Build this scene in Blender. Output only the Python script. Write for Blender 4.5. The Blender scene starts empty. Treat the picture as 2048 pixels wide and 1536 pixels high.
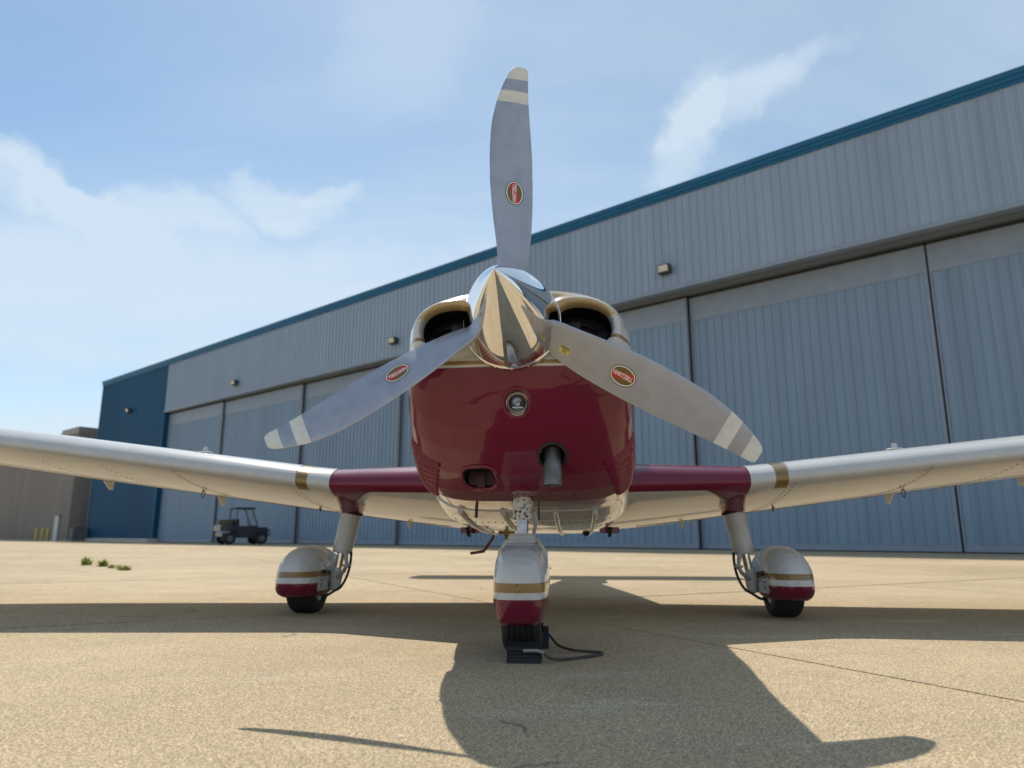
import bpy, bmesh, math, random
import numpy as np
from mathutils import Vector, Matrix

random.seed(7)
PI = math.pi
S = bpy.context.scene
COL = S.collection

# ------------------------------------------------------------------ camera
CAM_H, PITCH, FPX = 0.494, 0.2077, 1432.0
cam = bpy.data.cameras.new('camera')
cam.sensor_width = 36.0
cam.lens = 36.0 * FPX / 2048.0
cam.clip_start, cam.clip_end = 0.05, 5000
cam.dof.use_dof = True
cam.dof.focus_distance = 2.9
cam.dof.aperture_fstop = 2.6
co = bpy.data.objects.new('camera', cam)
COL.objects.link(co)
co.location = (0, 0, CAM_H)
co.rotation_euler = (PI / 2 + PITCH, 0, 0)
S.camera = co

# ------------------------------------------------------------------ world, sun, exposure
SUN_DIR = Vector((-0.2243, 0.7022, 1.0)).normalized()      # towards the sun
SUN_EL = math.asin(SUN_DIR.z)
SUN_AZ = math.atan2(SUN_DIR.x, SUN_DIR.y)

w = bpy.data.worlds.new('World')
S.world = w
w.use_nodes = True
nt = w.node_tree
for n in list(nt.nodes):
    nt.nodes.remove(n)


def N(nt, typ, **kw):
    n = nt.nodes.new(typ)
    for k, v in kw.items():
        setattr(n, k, v)
    return n


def math_node(nt, op, a, b=None, clamp=False):
    m = N(nt, 'ShaderNodeMath', operation=op, use_clamp=clamp)
    for i, v in enumerate((a, b)):
        if v is None:
            continue
        if isinstance(v, (int, float)):
            m.inputs[i].default_value = v
        else:
            nt.links.new(v, m.inputs[i])
    return m.outputs[0]


def mix_col(nt, fac, a, b, blend='MIX'):
    m = N(nt, 'ShaderNodeMix', data_type='RGBA', blend_type=blend)
    for sock, v in ((m.inputs['Factor'], fac), (m.inputs['A'], a), (m.inputs['B'], b)):
        if isinstance(v, (int, float)):
            sock.default_value = v
        elif isinstance(v, (tuple, list)):
            sock.default_value = tuple(v) + (1.0,) if len(v) == 3 else v
        else:
            nt.links.new(v, sock)
    return [o for o in m.outputs if o.type == 'RGBA'][0]


def map_range(nt, v, a, b, c=0.0, d=1.0, smooth=True):
    m = N(nt, 'ShaderNodeMapRange', interpolation_type='SMOOTHSTEP' if smooth else 'LINEAR')
    nt.links.new(v, m.inputs[0])
    for i, x in enumerate((a, b, c, d)):
        m.inputs[i + 1].default_value = x
    return m.outputs[0]


sky = N(nt, 'ShaderNodeTexSky', sky_type='NISHITA')
sky.sun_disc = False
sky.sun_elevation = SUN_EL
sky.sun_rotation = SUN_AZ % (2 * PI)
sky.altitude = 200
sky.air_density = 1.0
sky.dust_density = 0.25
sky.ozone_density = 1.0
bg = N(nt, 'ShaderNodeBackground')
bg.inputs['Strength'].default_value = 0.138
wo = N(nt, 'ShaderNodeOutputWorld')
# thin cloud veil: noise on a plane at cloud height
tc = N(nt, 'ShaderNodeTexCoord')
sep = N(nt, 'ShaderNodeSeparateXYZ')
nt.links.new(tc.outputs['Generated'], sep.inputs[0])
zz = math_node(nt, 'ADD', math_node(nt, 'MAXIMUM', sep.outputs[2], 0.0), 0.10)
comb = N(nt, 'ShaderNodeCombineXYZ')
nt.links.new(math_node(nt, 'DIVIDE', sep.outputs[0], zz), comb.inputs[0])
nt.links.new(math_node(nt, 'DIVIDE', sep.outputs[1], zz), comb.inputs[1])
mp = N(nt, 'ShaderNodeMapping')
mp.inputs['Rotation'].default_value = (0, 0, math.radians(-24))
mp.inputs['Scale'].default_value = (0.55, 1.15, 1)
mp.inputs['Location'].default_value = (3.1, 0.4, 0)
nt.links.new(comb.outputs[0], mp.inputs[0])
n1 = N(nt, 'ShaderNodeTexNoise')
n1.inputs['Scale'].default_value = 0.9
n1.inputs['Detail'].default_value = 7
n1.inputs['Roughness'].default_value = 0.52
n1.inputs['Distortion'].default_value = 0.35
nt.links.new(mp.outputs[0], n1.inputs['Vector'])
n2 = N(nt, 'ShaderNodeTexNoise')
n2.inputs['Scale'].default_value = 2.6
n2.inputs['Detail'].default_value = 8
n2.inputs['Roughness'].default_value = 0.55
nt.links.new(mp.outputs[0], n2.inputs['Vector'])
veil = map_range(nt, n1.outputs[0], 0.30, 0.74, 0.17, 0.66)
puffs = map_range(nt, n2.outputs[0], 0.54, 0.80, 0.0, 0.30)
low = map_range(nt, sep.outputs[2], 0.0, 0.42, 0.42, 0.0)       # haze towards the horizon
# separate clouds, each an elongated patch around one direction
distn = N(nt, 'ShaderNodeTexNoise')
distn.inputs['Scale'].default_value = 6.0
distn.inputs['Detail'].default_value = 9
distn.inputs['Roughness'].default_value = 0.62
nt.links.new(tc.outputs['Generated'], distn.inputs['Vector'])
dsub = N(nt, 'ShaderNodeVectorMath', operation='SUBTRACT')
nt.links.new(distn.outputs['Color'], dsub.inputs[0])
dsub.inputs[1].default_value = (0.5, 0.5, 0.5)
dscl = N(nt, 'ShaderNodeVectorMath', operation='SCALE')
nt.links.new(dsub.outputs[0], dscl.inputs[0])
dscl.inputs['Scale'].default_value = 0.16
dadd = N(nt, 'ShaderNodeVectorMath', operation='ADD')
nt.links.new(tc.outputs['Generated'], dadd.inputs[0])
nt.links.new(dscl.outputs[0], dadd.inputs[1])


def pix_dir(u, v):
    xc, yc = (u - 1024) / FPX, (768 - v) / FPX
    c, s = math.cos(PITCH), math.sin(PITCH)
    return Vector((xc, c - yc * s, s + yc * c)).normalized()


def cloud(u, v, lx, ly, rot, amount):
    d = pix_dir(u, v)
    r = Vector((d.y, -d.x, 0)).normalized()
    up = r.cross(d)
    ca, sa = math.cos(rot), math.sin(rot)
    a1 = (r * ca + up * sa) / lx
    a2 = (up * ca - r * sa) / ly
    out = []
    for a in (a1, a2):
        dp = N(nt, 'ShaderNodeVectorMath', operation='DOT_PRODUCT')
        nt.links.new(dadd.outputs[0], dp.inputs[0])
        dp.inputs[1].default_value = a
        q = math_node(nt, 'SUBTRACT', dp.outputs['Value'], a.dot(d))
        out.append(math_node(nt, 'MULTIPLY', q, q))
    rr = math_node(nt, 'ADD', out[0], out[1])
    # only the half of the sky the cloud is in
    dp = N(nt, 'ShaderNodeVectorMath', operation='DOT_PRODUCT')
    nt.links.new(tc.outputs['Generated'], dp.inputs[0])
    dp.inputs[1].default_value = d
    front = map_range(nt, dp.outputs['Value'], 0.2, 0.5)
    return math_node(nt, 'MULTIPLY', map_range(nt, rr, 0.0, 2.6, amount * 0.95, 0.0), front)


cl = math_node(nt, 'MAXIMUM', veil, puffs)
cl = math_node(nt, 'ADD', cl, low)
for args in ((70, 395, 0.12, 0.022, -0.22, 0.42), (190, 450, 0.10, 0.020, -0.42, 0.34), (330, 425, 0.085, 0.018, 0.0, 0.34), (560, 405, 0.070, 0.018, 0.0, 0.36),
             (685, 385, 0.026, 0.013, 0.3, 0.30), (1375, 270, 0.075, 0.026, 1.05, 0.36), (1490, 180, 0.095, 0.024, 0.35, 0.34),
             (420, 600, 0.46, 0.065, 0.10, 0.34), (820, 60, 0.10, 0.06, 0.9, 0.16)):
    cl = math_node(nt, 'ADD', cl, cloud(*args))
cl = math_node(nt, 'MINIMUM', cl, 0.85)
cloud_col = (5.45, 6.35, 7.15)
hsv = N(nt, 'ShaderNodeHueSaturation')
hsv.inputs['Saturation'].default_value = 1.18
hsv.inputs['Hue'].default_value = 0.490
nt.links.new(sky.outputs[0], hsv.inputs['Color'])
nt.links.new(mix_col(nt, cl, hsv.outputs[0], cloud_col), bg.inputs['Color'])
nt.links.new(bg.outputs[0], wo.inputs[0])

sl = bpy.data.lights.new('sun', 'SUN')
sl.energy = 5.0
sl.angle = math.radians(0.53)
sl.color = (1.0, 0.93, 0.82)
so = bpy.data.objects.new('sun', sl)
COL.objects.link(so)
so.rotation_euler = (-SUN_DIR).to_track_quat('-Z', 'Y').to_euler()

S.view_settings.view_transform = 'Standard'
S.view_settings.look = 'None'
S.view_settings.exposure = -0.10
S.view_settings.gamma = 1.0
S.view_settings.use_curve_mapping = False
S.cycles.max_bounces = 10
S.cycles.diffuse_bounces = 4
S.cycles.glossy_bounces = 6

# ------------------------------------------------------------------ materials
MATS = {}


def new_mat(name):
    m = bpy.data.materials.new(name)
    m.use_nodes = True
    t = m.node_tree
    b = t.nodes['Principled BSDF']
    MATS[name] = m
    return m, t, b


def plain(name, col, rough=0.5, metal=0.0, coat=0.0, spec=0.5, vary=0.12, vscale=6.0, bump=0.0, bscale=60.0, rvary=0.0, trans=0.0):
    m, t, b = new_mat(name)
    b.inputs['Roughness'].default_value = rough
    b.inputs['Metallic'].default_value = metal
    b.inputs['Coat Weight'].default_value = coat
    b.inputs['Coat Roughness'].default_value = 0.04
    b.inputs['Specular IOR Level'].default_value = spec
    if trans:
        b.inputs['Transmission Weight'].default_value = trans
    tcn = N(t, 'ShaderNodeTexCoord')
    nz = N(t, 'ShaderNodeTexNoise')
    nz.inputs['Scale'].default_value = vscale
    nz.inputs['Detail'].default_value = 6
    t.links.new(tcn.outputs['Object'], nz.inputs['Vector'])
    f = map_range(t, nz.outputs[0], 0.3, 0.7, 1.0 - vary, 1.0 + vary * 0.5)
    vm = N(t, 'ShaderNodeVectorMath', operation='SCALE')
    vm.inputs[0].default_value = col
    t.links.new(f, vm.inputs['Scale'])
    t.links.new(vm.outputs[0], b.inputs['Base Color'])
    if rvary:
        t.links.new(map_range(t, nz.outputs[0], 0.3, 0.7, max(0.0, rough - rvary), rough + rvary), b.inputs['Roughness'])
    if bump:
        nb = N(t, 'ShaderNodeTexNoise')
        nb.inputs['Scale'].default_value = bscale
        nb.inputs['Detail'].default_value = 4
        t.links.new(tcn.outputs['Object'], nb.inputs['Vector'])
        bp = N(t, 'ShaderNodeBump')
        bp.inputs['Strength'].default_value = bump
        bp.inputs['Distance'].default_value = 0.01
        t.links.new(nb.outputs[0], bp.inputs['Height'])
        t.links.new(bp.outputs[0], b.inputs['Normal'])
    return m


BURG = (0.135, 0.0018, 0.026)
WHITE = (0.52, 0.52, 0.515)
GOLD = (0.25, 0.155, 0.05)
TAN = (0.50, 0.37, 0.19)
plain('burgundy', BURG, 0.25, coat=0.7, spec=0.2, vary=0.05)
plain('white_paint', WHITE, 0.3, coat=0.35, spec=0.15, vary=0.05)
plain('gold_paint', GOLD, 0.3, metal=0.35, coat=0.5, vary=0.08)
plain('prop_grey', (0.36, 0.38, 0.44), 0.36, metal=0.5, vary=0.10, vscale=14, bump=0.03, bscale=300, rvary=0.08)
plain('prop_white', (0.66, 0.66, 0.62), 0.45, vary=0.10, vscale=30)
plain('chrome', (0.86, 0.85, 0.84), 0.035, metal=1.0, vary=0.02)
plain('piston', (0.34, 0.36, 0.42), 0.18, metal=1.0, vary=0.25, vscale=40)
plain('steel', (0.45, 0.45, 0.47), 0.3, metal=1.0, vary=0.15, vscale=20)
plain('exhaust', (0.16, 0.17, 0.19), 0.5, metal=0.7, vary=0.35, vscale=25)
plain('rubber', (0.012, 0.012, 0.013), 0.72, vary=0.2, vscale=30, bump=0.1, bscale=200)
plain('black', (0.012, 0.012, 0.016), 0.5, vary=0.1)
plain('void', (0.004, 0.006, 0.012), 0.55, vary=0.1)
plain('fin_metal', (0.06, 0.07, 0.10), 0.45, metal=0.6, vary=0.4, vscale=40)
plain('strut_grey', (0.45, 0.445, 0.43), 0.38, coat=0.3, vary=0.08)
plain('caliper', (0.40, 0.40, 0.40), 0.5, metal=0.2, vary=0.3, vscale=60)
plain('rim_cream', (0.62, 0.58, 0.48), 0.45, vary=0.15, vscale=40)
plain('rivet', (0.07, 0.06, 0.05), 0.5, vary=0.2)
plain('glass_dark', (0.03, 0.035, 0.04), 0.04, coat=1.0, vary=0.05)
plain('reflector', (0.8, 0.78, 0.7), 0.12, metal=1.0, vary=0.05)
plain('decal_black', (0.01, 0.01, 0.012), 0.4)
plain('decal_white', (0.75, 0.75, 0.72), 0.4, vary=0.03)
plain('decal_gold', (0.17, 0.105, 0.02), 0.4, vary=0.05)
plain('decal_red', (0.55, 0.012, 0.02), 0.4, vary=0.03)
plain('label_yellow', (0.62, 0.54, 0.16), 0.5, vary=0.05)
plain('intake_dark', (0.035, 0.002, 0.008), 0.5)
plain('rope', (0.07, 0.06, 0.055), 0.8, vary=0.25, vscale=120)
plain('rope_light', (0.30, 0.28, 0.25), 0.8, vary=0.2, vscale=120)
plain('chock_rubber', (0.013, 0.013, 0.018), 0.6, vary=0.2, vscale=40)
plain('tag_blue', (0.01, 0.03, 0.35), 0.5)
plain('brass', (0.35, 0.24, 0.06), 0.4, metal=0.5)
plain('lamp_dark', (0.05, 0.05, 0.055), 0.5)
plain('lamp_lens', (0.62, 0.60, 0.52), 0.3)
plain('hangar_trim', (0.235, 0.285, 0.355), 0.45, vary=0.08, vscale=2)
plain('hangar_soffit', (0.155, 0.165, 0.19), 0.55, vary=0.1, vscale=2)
plain('hangar_gap', (0.02, 0.022, 0.026), 0.7)
plain('hangar_blue_trim', (0.002, 0.100, 0.215), 0.45, vary=0.08, vscale=2)
plain('hangar_roof', (0.45, 0.46, 0.46), 0.5)
plain('bollard_yellow', (0.45, 0.36, 0.08), 0.6, vary=0.2)
plain('utv_body', (0.015, 0.018, 0.035), 0.35, coat=0.4)
plain('utv_seat', (0.05, 0.04, 0.035), 0.7)
plain('utv_roof', (0.02, 0.022, 0.03), 0.5)
plain('utv_cargo', (0.12, 0.09, 0.065), 0.8, vary=0.3)
plain('utv_lamp', (0.5, 0.5, 0.5), 0.15)
plain('unit_grey', (0.12, 0.12, 0.13), 0.6)

# painted sheet metal for the hangars, slightly weathered in vertical streaks


def sheet(name, col, rough=0.42, vary=0.10):
    m, t, b = new_mat(name)
    g = N(t, 'ShaderNodeNewGeometry')
    mpn = N(t, 'ShaderNodeMapping')
    mpn.inputs['Scale'].default_value = (0.9, 0.9, 0.12)
    t.links.new(g.outputs['Position'], mpn.inputs[0])
    nz = N(t, 'ShaderNodeTexNoise')
    nz.inputs['Scale'].default_value = 1.0
    nz.inputs['Detail'].default_value = 8
    nz.inputs['Roughness'].default_value = 0.6
    t.links.new(mpn.outputs[0], nz.inputs['Vector'])
    f = map_range(t, nz.outputs[0], 0.3, 0.7, 1.0 - vary, 1.0 + vary)
    oi = N(t, 'ShaderNodeObjectInfo')
    f2 = map_range(t, oi.outputs['Random'], 0, 1, 0.96, 1.04, smooth=False)
    vm = N(t, 'ShaderNodeVectorMath', operation='SCALE')
    vm.inputs[0].default_value = col
    t.links.new(math_node(t, 'MULTIPLY', f, f2), vm.inputs['Scale'])
    t.links.new(vm.outputs[0], b.inputs['Base Color'])
    b.inputs['Roughness'].default_value = rough
    b.inputs['Specular IOR Level'].default_value = 0.4
    return m


sheet('sheet_grey', (0.270, 0.342, 0.435), vary=0.05)
sheet('sheet_door', (0.208, 0.290, 0.385), vary=0.06)
sheet('sheet_blue', (0.0015, 0.066, 0.150), rough=0.5)
sheet('sheet_tan', (0.235, 0.205, 0.185))

# painted livery: bands of colour at fixed heights on the part


def livery(name, stops, rough=0.22, axis=2, metal_gold=True):
    """stops: list of (height, colour) from below, colour holds upwards from that height"""
    m, t, b = new_mat(name)
    tcn = N(t, 'ShaderNodeTexCoord')
    sp = N(t, 'ShaderNodeSeparateXYZ')
    t.links.new(tcn.outputs['Object'], sp.inputs[0])
    z = sp.outputs[axis]
    col = None
    for hgt, c in stops:
        if col is None:
            v = N(t, 'ShaderNodeRGB')
            v.outputs[0].default_value = tuple(c) + (1,)
            col = v.outputs[0]
        else:
            s = map_range(t, z, hgt - 0.0006, hgt + 0.0006, smooth=False)
            col = mix_col(t, s, col, c)
    nz = N(t, 'ShaderNodeTexNoise')
    nz.inputs['Scale'].default_value = 9
    nz.inputs['Detail'].default_value = 5
    t.links.new(tcn.outputs['Object'], nz.inputs['Vector'])
    f = map_range(t, nz.outputs[0], 0.3, 0.7, 0.95, 1.03)
    vm = N(t, 'ShaderNodeVectorMath', operation='SCALE')
    t.links.new(col, vm.inputs[0])
    t.links.new(f, vm.inputs['Scale'])
    t.links.new(vm.outputs[0], b.inputs['Base Color'])
    b.inputs['Roughness'].default_value = rough
    b.inputs['Coat Weight'].default_value = 0.8
    b.inputs['Specular IOR Level'].default_value = 0.2
    b.inputs['Coat Roughness'].default_value = 0.02
    # very faint unevenness of the moulded panels
    nb = N(t, 'ShaderNodeTexNoise')
    nb.inputs['Scale'].default_value = 5
    nb.inputs['Detail'].default_value = 2
    t.links.new(tcn.outputs['Object'], nb.inputs['Vector'])
    bp = N(t, 'ShaderNodeBump')
    bp.inputs['Strength'].default_value = 0.12
    bp.inputs['Distance'].default_value = 0.02
    t.links.new(nb.outputs[0], bp.inputs['Height'])
    t.links.new(bp.outputs[0], b.inputs['Normal'])
    t.links.new(bp.outputs[0], b.inputs['Coat Normal'])
    return m


livery('cowl_paint', [(0, BURG), (1.112, WHITE), (1.122, GOLD), (1.136, WHITE), (1.212, GOLD), (1.226, WHITE), (1.300, TAN)])
livery('spat_paint', [(0, BURG), (0.246, WHITE), (0.272, GOLD), (0.309, WHITE)])
livery('main_spat_paint', [(0, BURG), (0.200, WHITE), (0.234, GOLD), (0.270, WHITE)])


def wing_paint():
    m, t, b = new_mat('wing_paint')
    tcn = N(t, 'ShaderNodeTexCoord')
    sp = N(t, 'ShaderNodeSeparateXYZ')
    t.links.new(tcn.outputs['Object'], sp.inputs[0])
    ax = math_node(t, 'ABSOLUTE', sp.outputs[0])
    le = math_node(t, 'ADD', math_node(t, 'MULTIPLY', math_node(t, 'SUBTRACT', ax, 0.55), 0.4615), 1.50)
    lim = map_range(t, ax, 0.98, 1.24, 0.050, 0.30)
    g = N(t, 'ShaderNodeNewGeometry')
    sn = N(t, 'ShaderNodeSeparateXYZ')
    t.links.new(g.outputs['True Normal'], sn.inputs[0])
    up = map_range(t, sn.outputs[2], -0.02, 0.02, 0, 1, smooth=False)
    lim = math_node(t, 'ADD', lim, math_node(t, 'MULTIPLY', up, 0.30))
    d = math_node(t, 'SUBTRACT', math_node(t, 'SUBTRACT', sp.outputs[1], le), lim)
    k = map_range(t, d, -0.001, 0.001, 1, 0, smooth=False)
    t.links.new(mix_col(t, k, WHITE, BURG), b.inputs['Base Color'])
    b.inputs['Roughness'].default_value = 0.3
    b.inputs['Specular IOR Level'].default_value = 0.18
    b.inputs['Coat Weight'].default_value = 0.5
    b.inputs['Coat Roughness'].default_value = 0.04


wing_paint()
livery('fuselage_paint', [(0, WHITE), (1.02, BURG), (1.10, GOLD), (1.14, WHITE)])

# concrete


def concrete():
    m, t, b = new_mat('concrete')
    g = N(t, 'ShaderNodeNewGeometry')
    pos = g.outputs['Position']

    def noise(scale, detail, rough=0.55):
        n = N(t, 'ShaderNodeTexNoise')
        n.inputs['Scale'].default_value = scale
        n.inputs['Detail'].default_value = detail
        n.inputs['Roughness'].default_value = rough
        t.links.new(pos, n.inputs['Vector'])
        return n.outputs[0]
    big = noise(0.35, 6)
    mid = noise(2.3, 7, 0.6)
    fine = noise(170, 4, 0.75)
    vor = N(t, 'ShaderNodeTexVoronoi')
    vor.inputs['Scale'].default_value = 210
    t.links.new(pos, vor.inputs['Vector'])
    sepc = N(t, 'ShaderNodeSeparateColor')
    t.links.new(vor.outputs['Color'], sepc.inputs[0])
    col = mix_col(t, map_range(t, big, 0.3, 0.7), (0.445, 0.342, 0.208), (0.575, 0.448, 0.288))
    col = mix_col(t, map_range(t, mid, 0.35, 0.75, 0, 0.55), col, (0.395, 0.325, 0.215))
    f = map_range(t, fine, 0.32, 0.68, 0.42, 1.42)
    f2 = map_range(t, sepc.outputs[0], 0, 1, 0.6, 1.35, smooth=False)
    f = math_node(t, 'MULTIPLY', f, f2)
    pit = N(t, 'ShaderNodeTexVoronoi')
    pit.inputs['Scale'].default_value = 75
    t.links.new(pos, pit.inputs['Vector'])
    sp2 = N(t, 'ShaderNodeSeparateColor')
    t.links.new(pit.outputs['Color'], sp2.inputs[0])
    pm_ = math_node(t, 'MULTIPLY', map_range(t, pit.outputs['Distance'], 0.12, 0.30, 1, 0), map_range(t, sp2.outputs[1], 0.55, 0.6, 0, 1))
    f = math_node(t, 'MULTIPLY', f, map_range(t, pm_, 0, 1, 1.0, 0.45))
    pl_ = math_node(t, 'MULTIPLY', map_range(t, pit.outputs['Distance'], 0.15, 0.35, 1, 0), map_range(t, sp2.outputs[2], 0.72, 0.78, 0, 1))
    f = math_node(t, 'MULTIPLY', f, map_range(t, pl_, 0, 1, 1.0, 1.45))
    # pale scuffs
    sc = N(t, 'ShaderNodeTexNoise')
    sc.inputs['Scale'].default_value = 3.0
    sc.inputs['Detail'].default_value = 9
    sc.inputs['Roughness'].default_value = 0.65
    mpn = N(t, 'ShaderNodeMapping')
    mpn.inputs['Rotation'].default_value = (0, 0, 0.5)
    mpn.inputs['Scale'].default_value = (0.35, 1.4, 1)
    t.links.new(pos, mpn.inputs[0])
    t.links.new(mpn.outputs[0], sc.inputs['Vector'])
    col = mix_col(t, map_range(t, sc.outputs[0], 0.57, 0.71, 0, 0.55), col, (0.62, 0.55, 0.43))
    # hairline cracks, only in places
    vd = N(t, 'ShaderNodeTexVoronoi', feature='DISTANCE_TO_EDGE')
    vd.inputs['Scale'].default_value = 0.33
    dn = N(t, 'ShaderNodeTexNoise')
    dn.inputs['Scale'].default_value = 1.6
    dn.inputs['Detail'].default_value = 6
    t.links.new(pos, dn.inputs['Vector'])
    va = N(t, 'ShaderNodeVectorMath', operation='SCALE')
    t.links.new(dn.outputs['Color'], va.inputs[0])
    va.inputs['Scale'].default_value = 0.55
    vb = N(t, 'ShaderNodeVectorMath', operation='ADD')
    t.links.new(pos, vb.inputs[0])
    t.links.new(va.outputs[0], vb.inputs[1])
    t.links.new(vb.outputs[0], vd.inputs['Vector'])
    crack = map_range(t, vd.outputs['Distance'], 0.0010, 0.0034, 1, 0)
    crack = math_node(t, 'MULTIPLY', crack, map_range(t, mid, 0.47, 0.58, 0, 0.75))
    vm = N(t, 'ShaderNodeVectorMath', operation='SCALE')
    t.links.new(col, vm.inputs[0])
    t.links.new(f, vm.inputs['Scale'])
    fin = mix_col(t, crack, vm.outputs[0], (0.12, 0.10, 0.08))
    t.links.new(fin, b.inputs['Base Color'])
    b.inputs['Roughness'].default_value = 0.85
    b.inputs['Specular IOR Level'].default_value = 0.25
    bp = N(t, 'ShaderNodeBump')
    bp.inputs['Strength'].default_value = 0.55
    bp.inputs['Distance'].default_value = 0.004
    hsum = math_node(t, 'ADD', fine, math_node(t, 'MULTIPLY', sepc.outputs[0], 0.5))
    t.links.new(hsum, bp.inputs['Height'])
    t.links.new(bp.outputs[0], b.inputs['Normal'])
    return m


concrete()
plain('joint_dark', (0.07, 0.058, 0.045), 0.9, vary=0.3, vscale=3)
plain('plinth', (0.50, 0.46, 0.39), 0.85, vary=0.15, vscale=3)


def leafmat():
    m, t, b = new_mat('weed_green')
    oi = N(t, 'ShaderNodeNewGeometry')
    nz = N(t, 'ShaderNodeTexNoise')
    nz.inputs['Scale'].default_value = 9
    t.links.new(oi.outputs['Position'], nz.inputs['Vector'])
    col = mix_col(t, map_range(t, nz.outputs[0], 0.35, 0.65), (0.16, 0.21, 0.018), (0.34, 0.36, 0.05))
    t.links.new(col, b.inputs['Base Color'])
    b.inputs['Roughness'].default_value = 0.6
    b.inputs['Subsurface Weight'].default_value = 0.0
    return m


leafmat()

# ------------------------------------------------------------------ mesh helpers


def mesh(name, verts, faces, mats, idx=None, smooth=35, weld=0.0):
    me = bpy.data.meshes.new(name)
    me.from_pydata([tuple(map(float, v)) for v in verts], [], faces)
    if isinstance(mats, str):
        mats = [mats]
    for mm in mats:
        me.materials.append(MATS[mm])
    if idx is not None:
        me.polygons.foreach_set('material_index', idx)
    bm = bmesh.new()
    bm.from_mesh(me)
    if weld:
        bmesh.ops.remove_doubles(bm, verts=bm.verts, dist=weld)
    bmesh.ops.recalc_face_normals(bm, faces=bm.faces)
    bm.to_mesh(me)
    bm.free()
    if smooth:
        me.polygons.foreach_set('use_smooth', [True] * len(me.polygons))
        me.set_sharp_from_angle(angle=math.radians(smooth))
    me.update()
    return me


def link(name, me, parent=None, loc=None, rot=None):
    o = bpy.data.objects.new(name, me)
    COL.objects.link(o)
    if parent is not None:
        o.parent = parent
    if loc is not None:
        o.location = loc
    if rot is not None:
        o.rotation_euler = rot
    return o


def part(name, vf, mats, parent, idx=None, smooth=35, kind=None, weld=0.0):
    o = link(name, mesh(name, vf[0], vf[1], mats, idx, smooth, weld), parent)
    if kind:
        o['kind'] = kind
    return o


def thing(name, label, cat, loc=(0, 0, 0), rotz=0.0, group=None):
    o = link(name, None, None, loc, (0, 0, rotz))
    o['label'] = label
    o['category'] = cat
    if group:
        o['group'] = group
    return o


def join(*vfs):
    V, Fc = [], []
    for v, f in vfs:
        k = len(V)
        V += list(v)
        Fc += [tuple(i + k for i in q) for q in f]
    return V, Fc


def box(x0, x1, y0, y1, z0, z1, bev=0.0):
    if bev <= 0:
        v = [(x, y, z) for z in (z0, z1) for y in (y0, y1) for x in (x0, x1)]
        f = [(0, 2, 3, 1), (4, 5, 7, 6), (0, 1, 5, 4), (2, 6, 7, 3), (0, 4, 6, 2), (1, 3, 7, 5)]
        return v, f
    bm = bmesh.new()
    bmesh.ops.create_cube(bm, size=1)
    for q in bm.verts:
        q.co = Vector(((x0 + x1) / 2 + q.co.x * (x1 - x0), (y0 + y1) / 2 + q.co.y * (y1 - y0), (z0 + z1) / 2 + q.co.z * (z1 - z0)))
    bmesh.ops.bevel(bm, geom=bm.edges[:], offset=bev, segments=2, affect='EDGES')
    bm.verts.index_update()
    v = [tuple(q.co) for q in bm.verts]
    f = [tuple(q.index for q in fc.verts) for fc in bm.faces]
    bm.free()
    return v, f


def tube(pts, rad, n=12, cap=True, closed=False):
    """tube along a polyline; rad number or list"""
    pts = [Vector(p) for p in pts]
    m = len(pts)
    if isinstance(rad, (int, float)):
        rad = [rad] * m
    V, Fc = [], []
    ref = None
    for i, p in enumerate(pts):
        if closed:
            d = (pts[(i + 1) % m] - pts[i - 1]).normalized()
        else:
            d = (pts[min(i + 1, m - 1)] - pts[max(i - 1, 0)]).normalized()
        if ref is None:
            ref = Vector((0, 0, 1)) if abs(d.z) < 0.9 else Vector((1, 0, 0))
        a = (ref - d * ref.dot(d)).normalized()
        ref = a
        b = d.cross(a)
        for k in range(n):
            t = 2 * PI * k / n
            V.append(p + (a * math.cos(t) + b * math.sin(t)) * rad[i])
    segs = m if closed else m - 1
    for i in range(segs):
        j = (i + 1) % m
        for k in range(n):
            k2 = (k + 1) % n
            Fc.append((i * n + k, i * n + k2, j * n + k2, j * n + k))
    if cap and not closed:
        Fc.append(tuple(range(n))[::-1])
        Fc.append(tuple((m - 1) * n + k for k in range(n)))
    return V, Fc


def lathe(profile, origin, axis, n=48, cap=False):
    """profile: (along axis, radius)"""
    axis = Vector(axis).normalized()
    ref = Vector((1, 0, 0)) if abs(axis.x) < 0.9 else Vector((0, 0, 1))
    a = (ref - axis * ref.dot(axis)).normalized()
    b = axis.cross(a)
    o = Vector(origin)
    V, Fc = [], []
    for s, r in profile:
        for k in range(n):
            t = 2 * PI * k / n
            V.append(o + axis * s + (a * math.cos(t) + b * math.sin(t)) * max(r, 1e-5))
    for i in range(len(profile) - 1):
        for k in range(n):
            k2 = (k + 1) % n
            Fc.append((i * n + k, i * n + k2, (i + 1) * n + k2, (i + 1) * n + k))
    if cap:
        Fc.append(tuple(range(n))[::-1])
        Fc.append(tuple((len(profile) - 1) * n + k for k in range(n)))
    return V, Fc


def grid_faces(nu, nv, wrap_v=False):
    Fc = []
    for i in range(nu - 1):
        for j in range(nv if wrap_v else nv - 1):
            j2 = (j + 1) % nv
            Fc.append((i * nv + j, i * nv + j2, (i + 1) * nv + j2, (i + 1) * nv + j))
    return Fc


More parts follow.
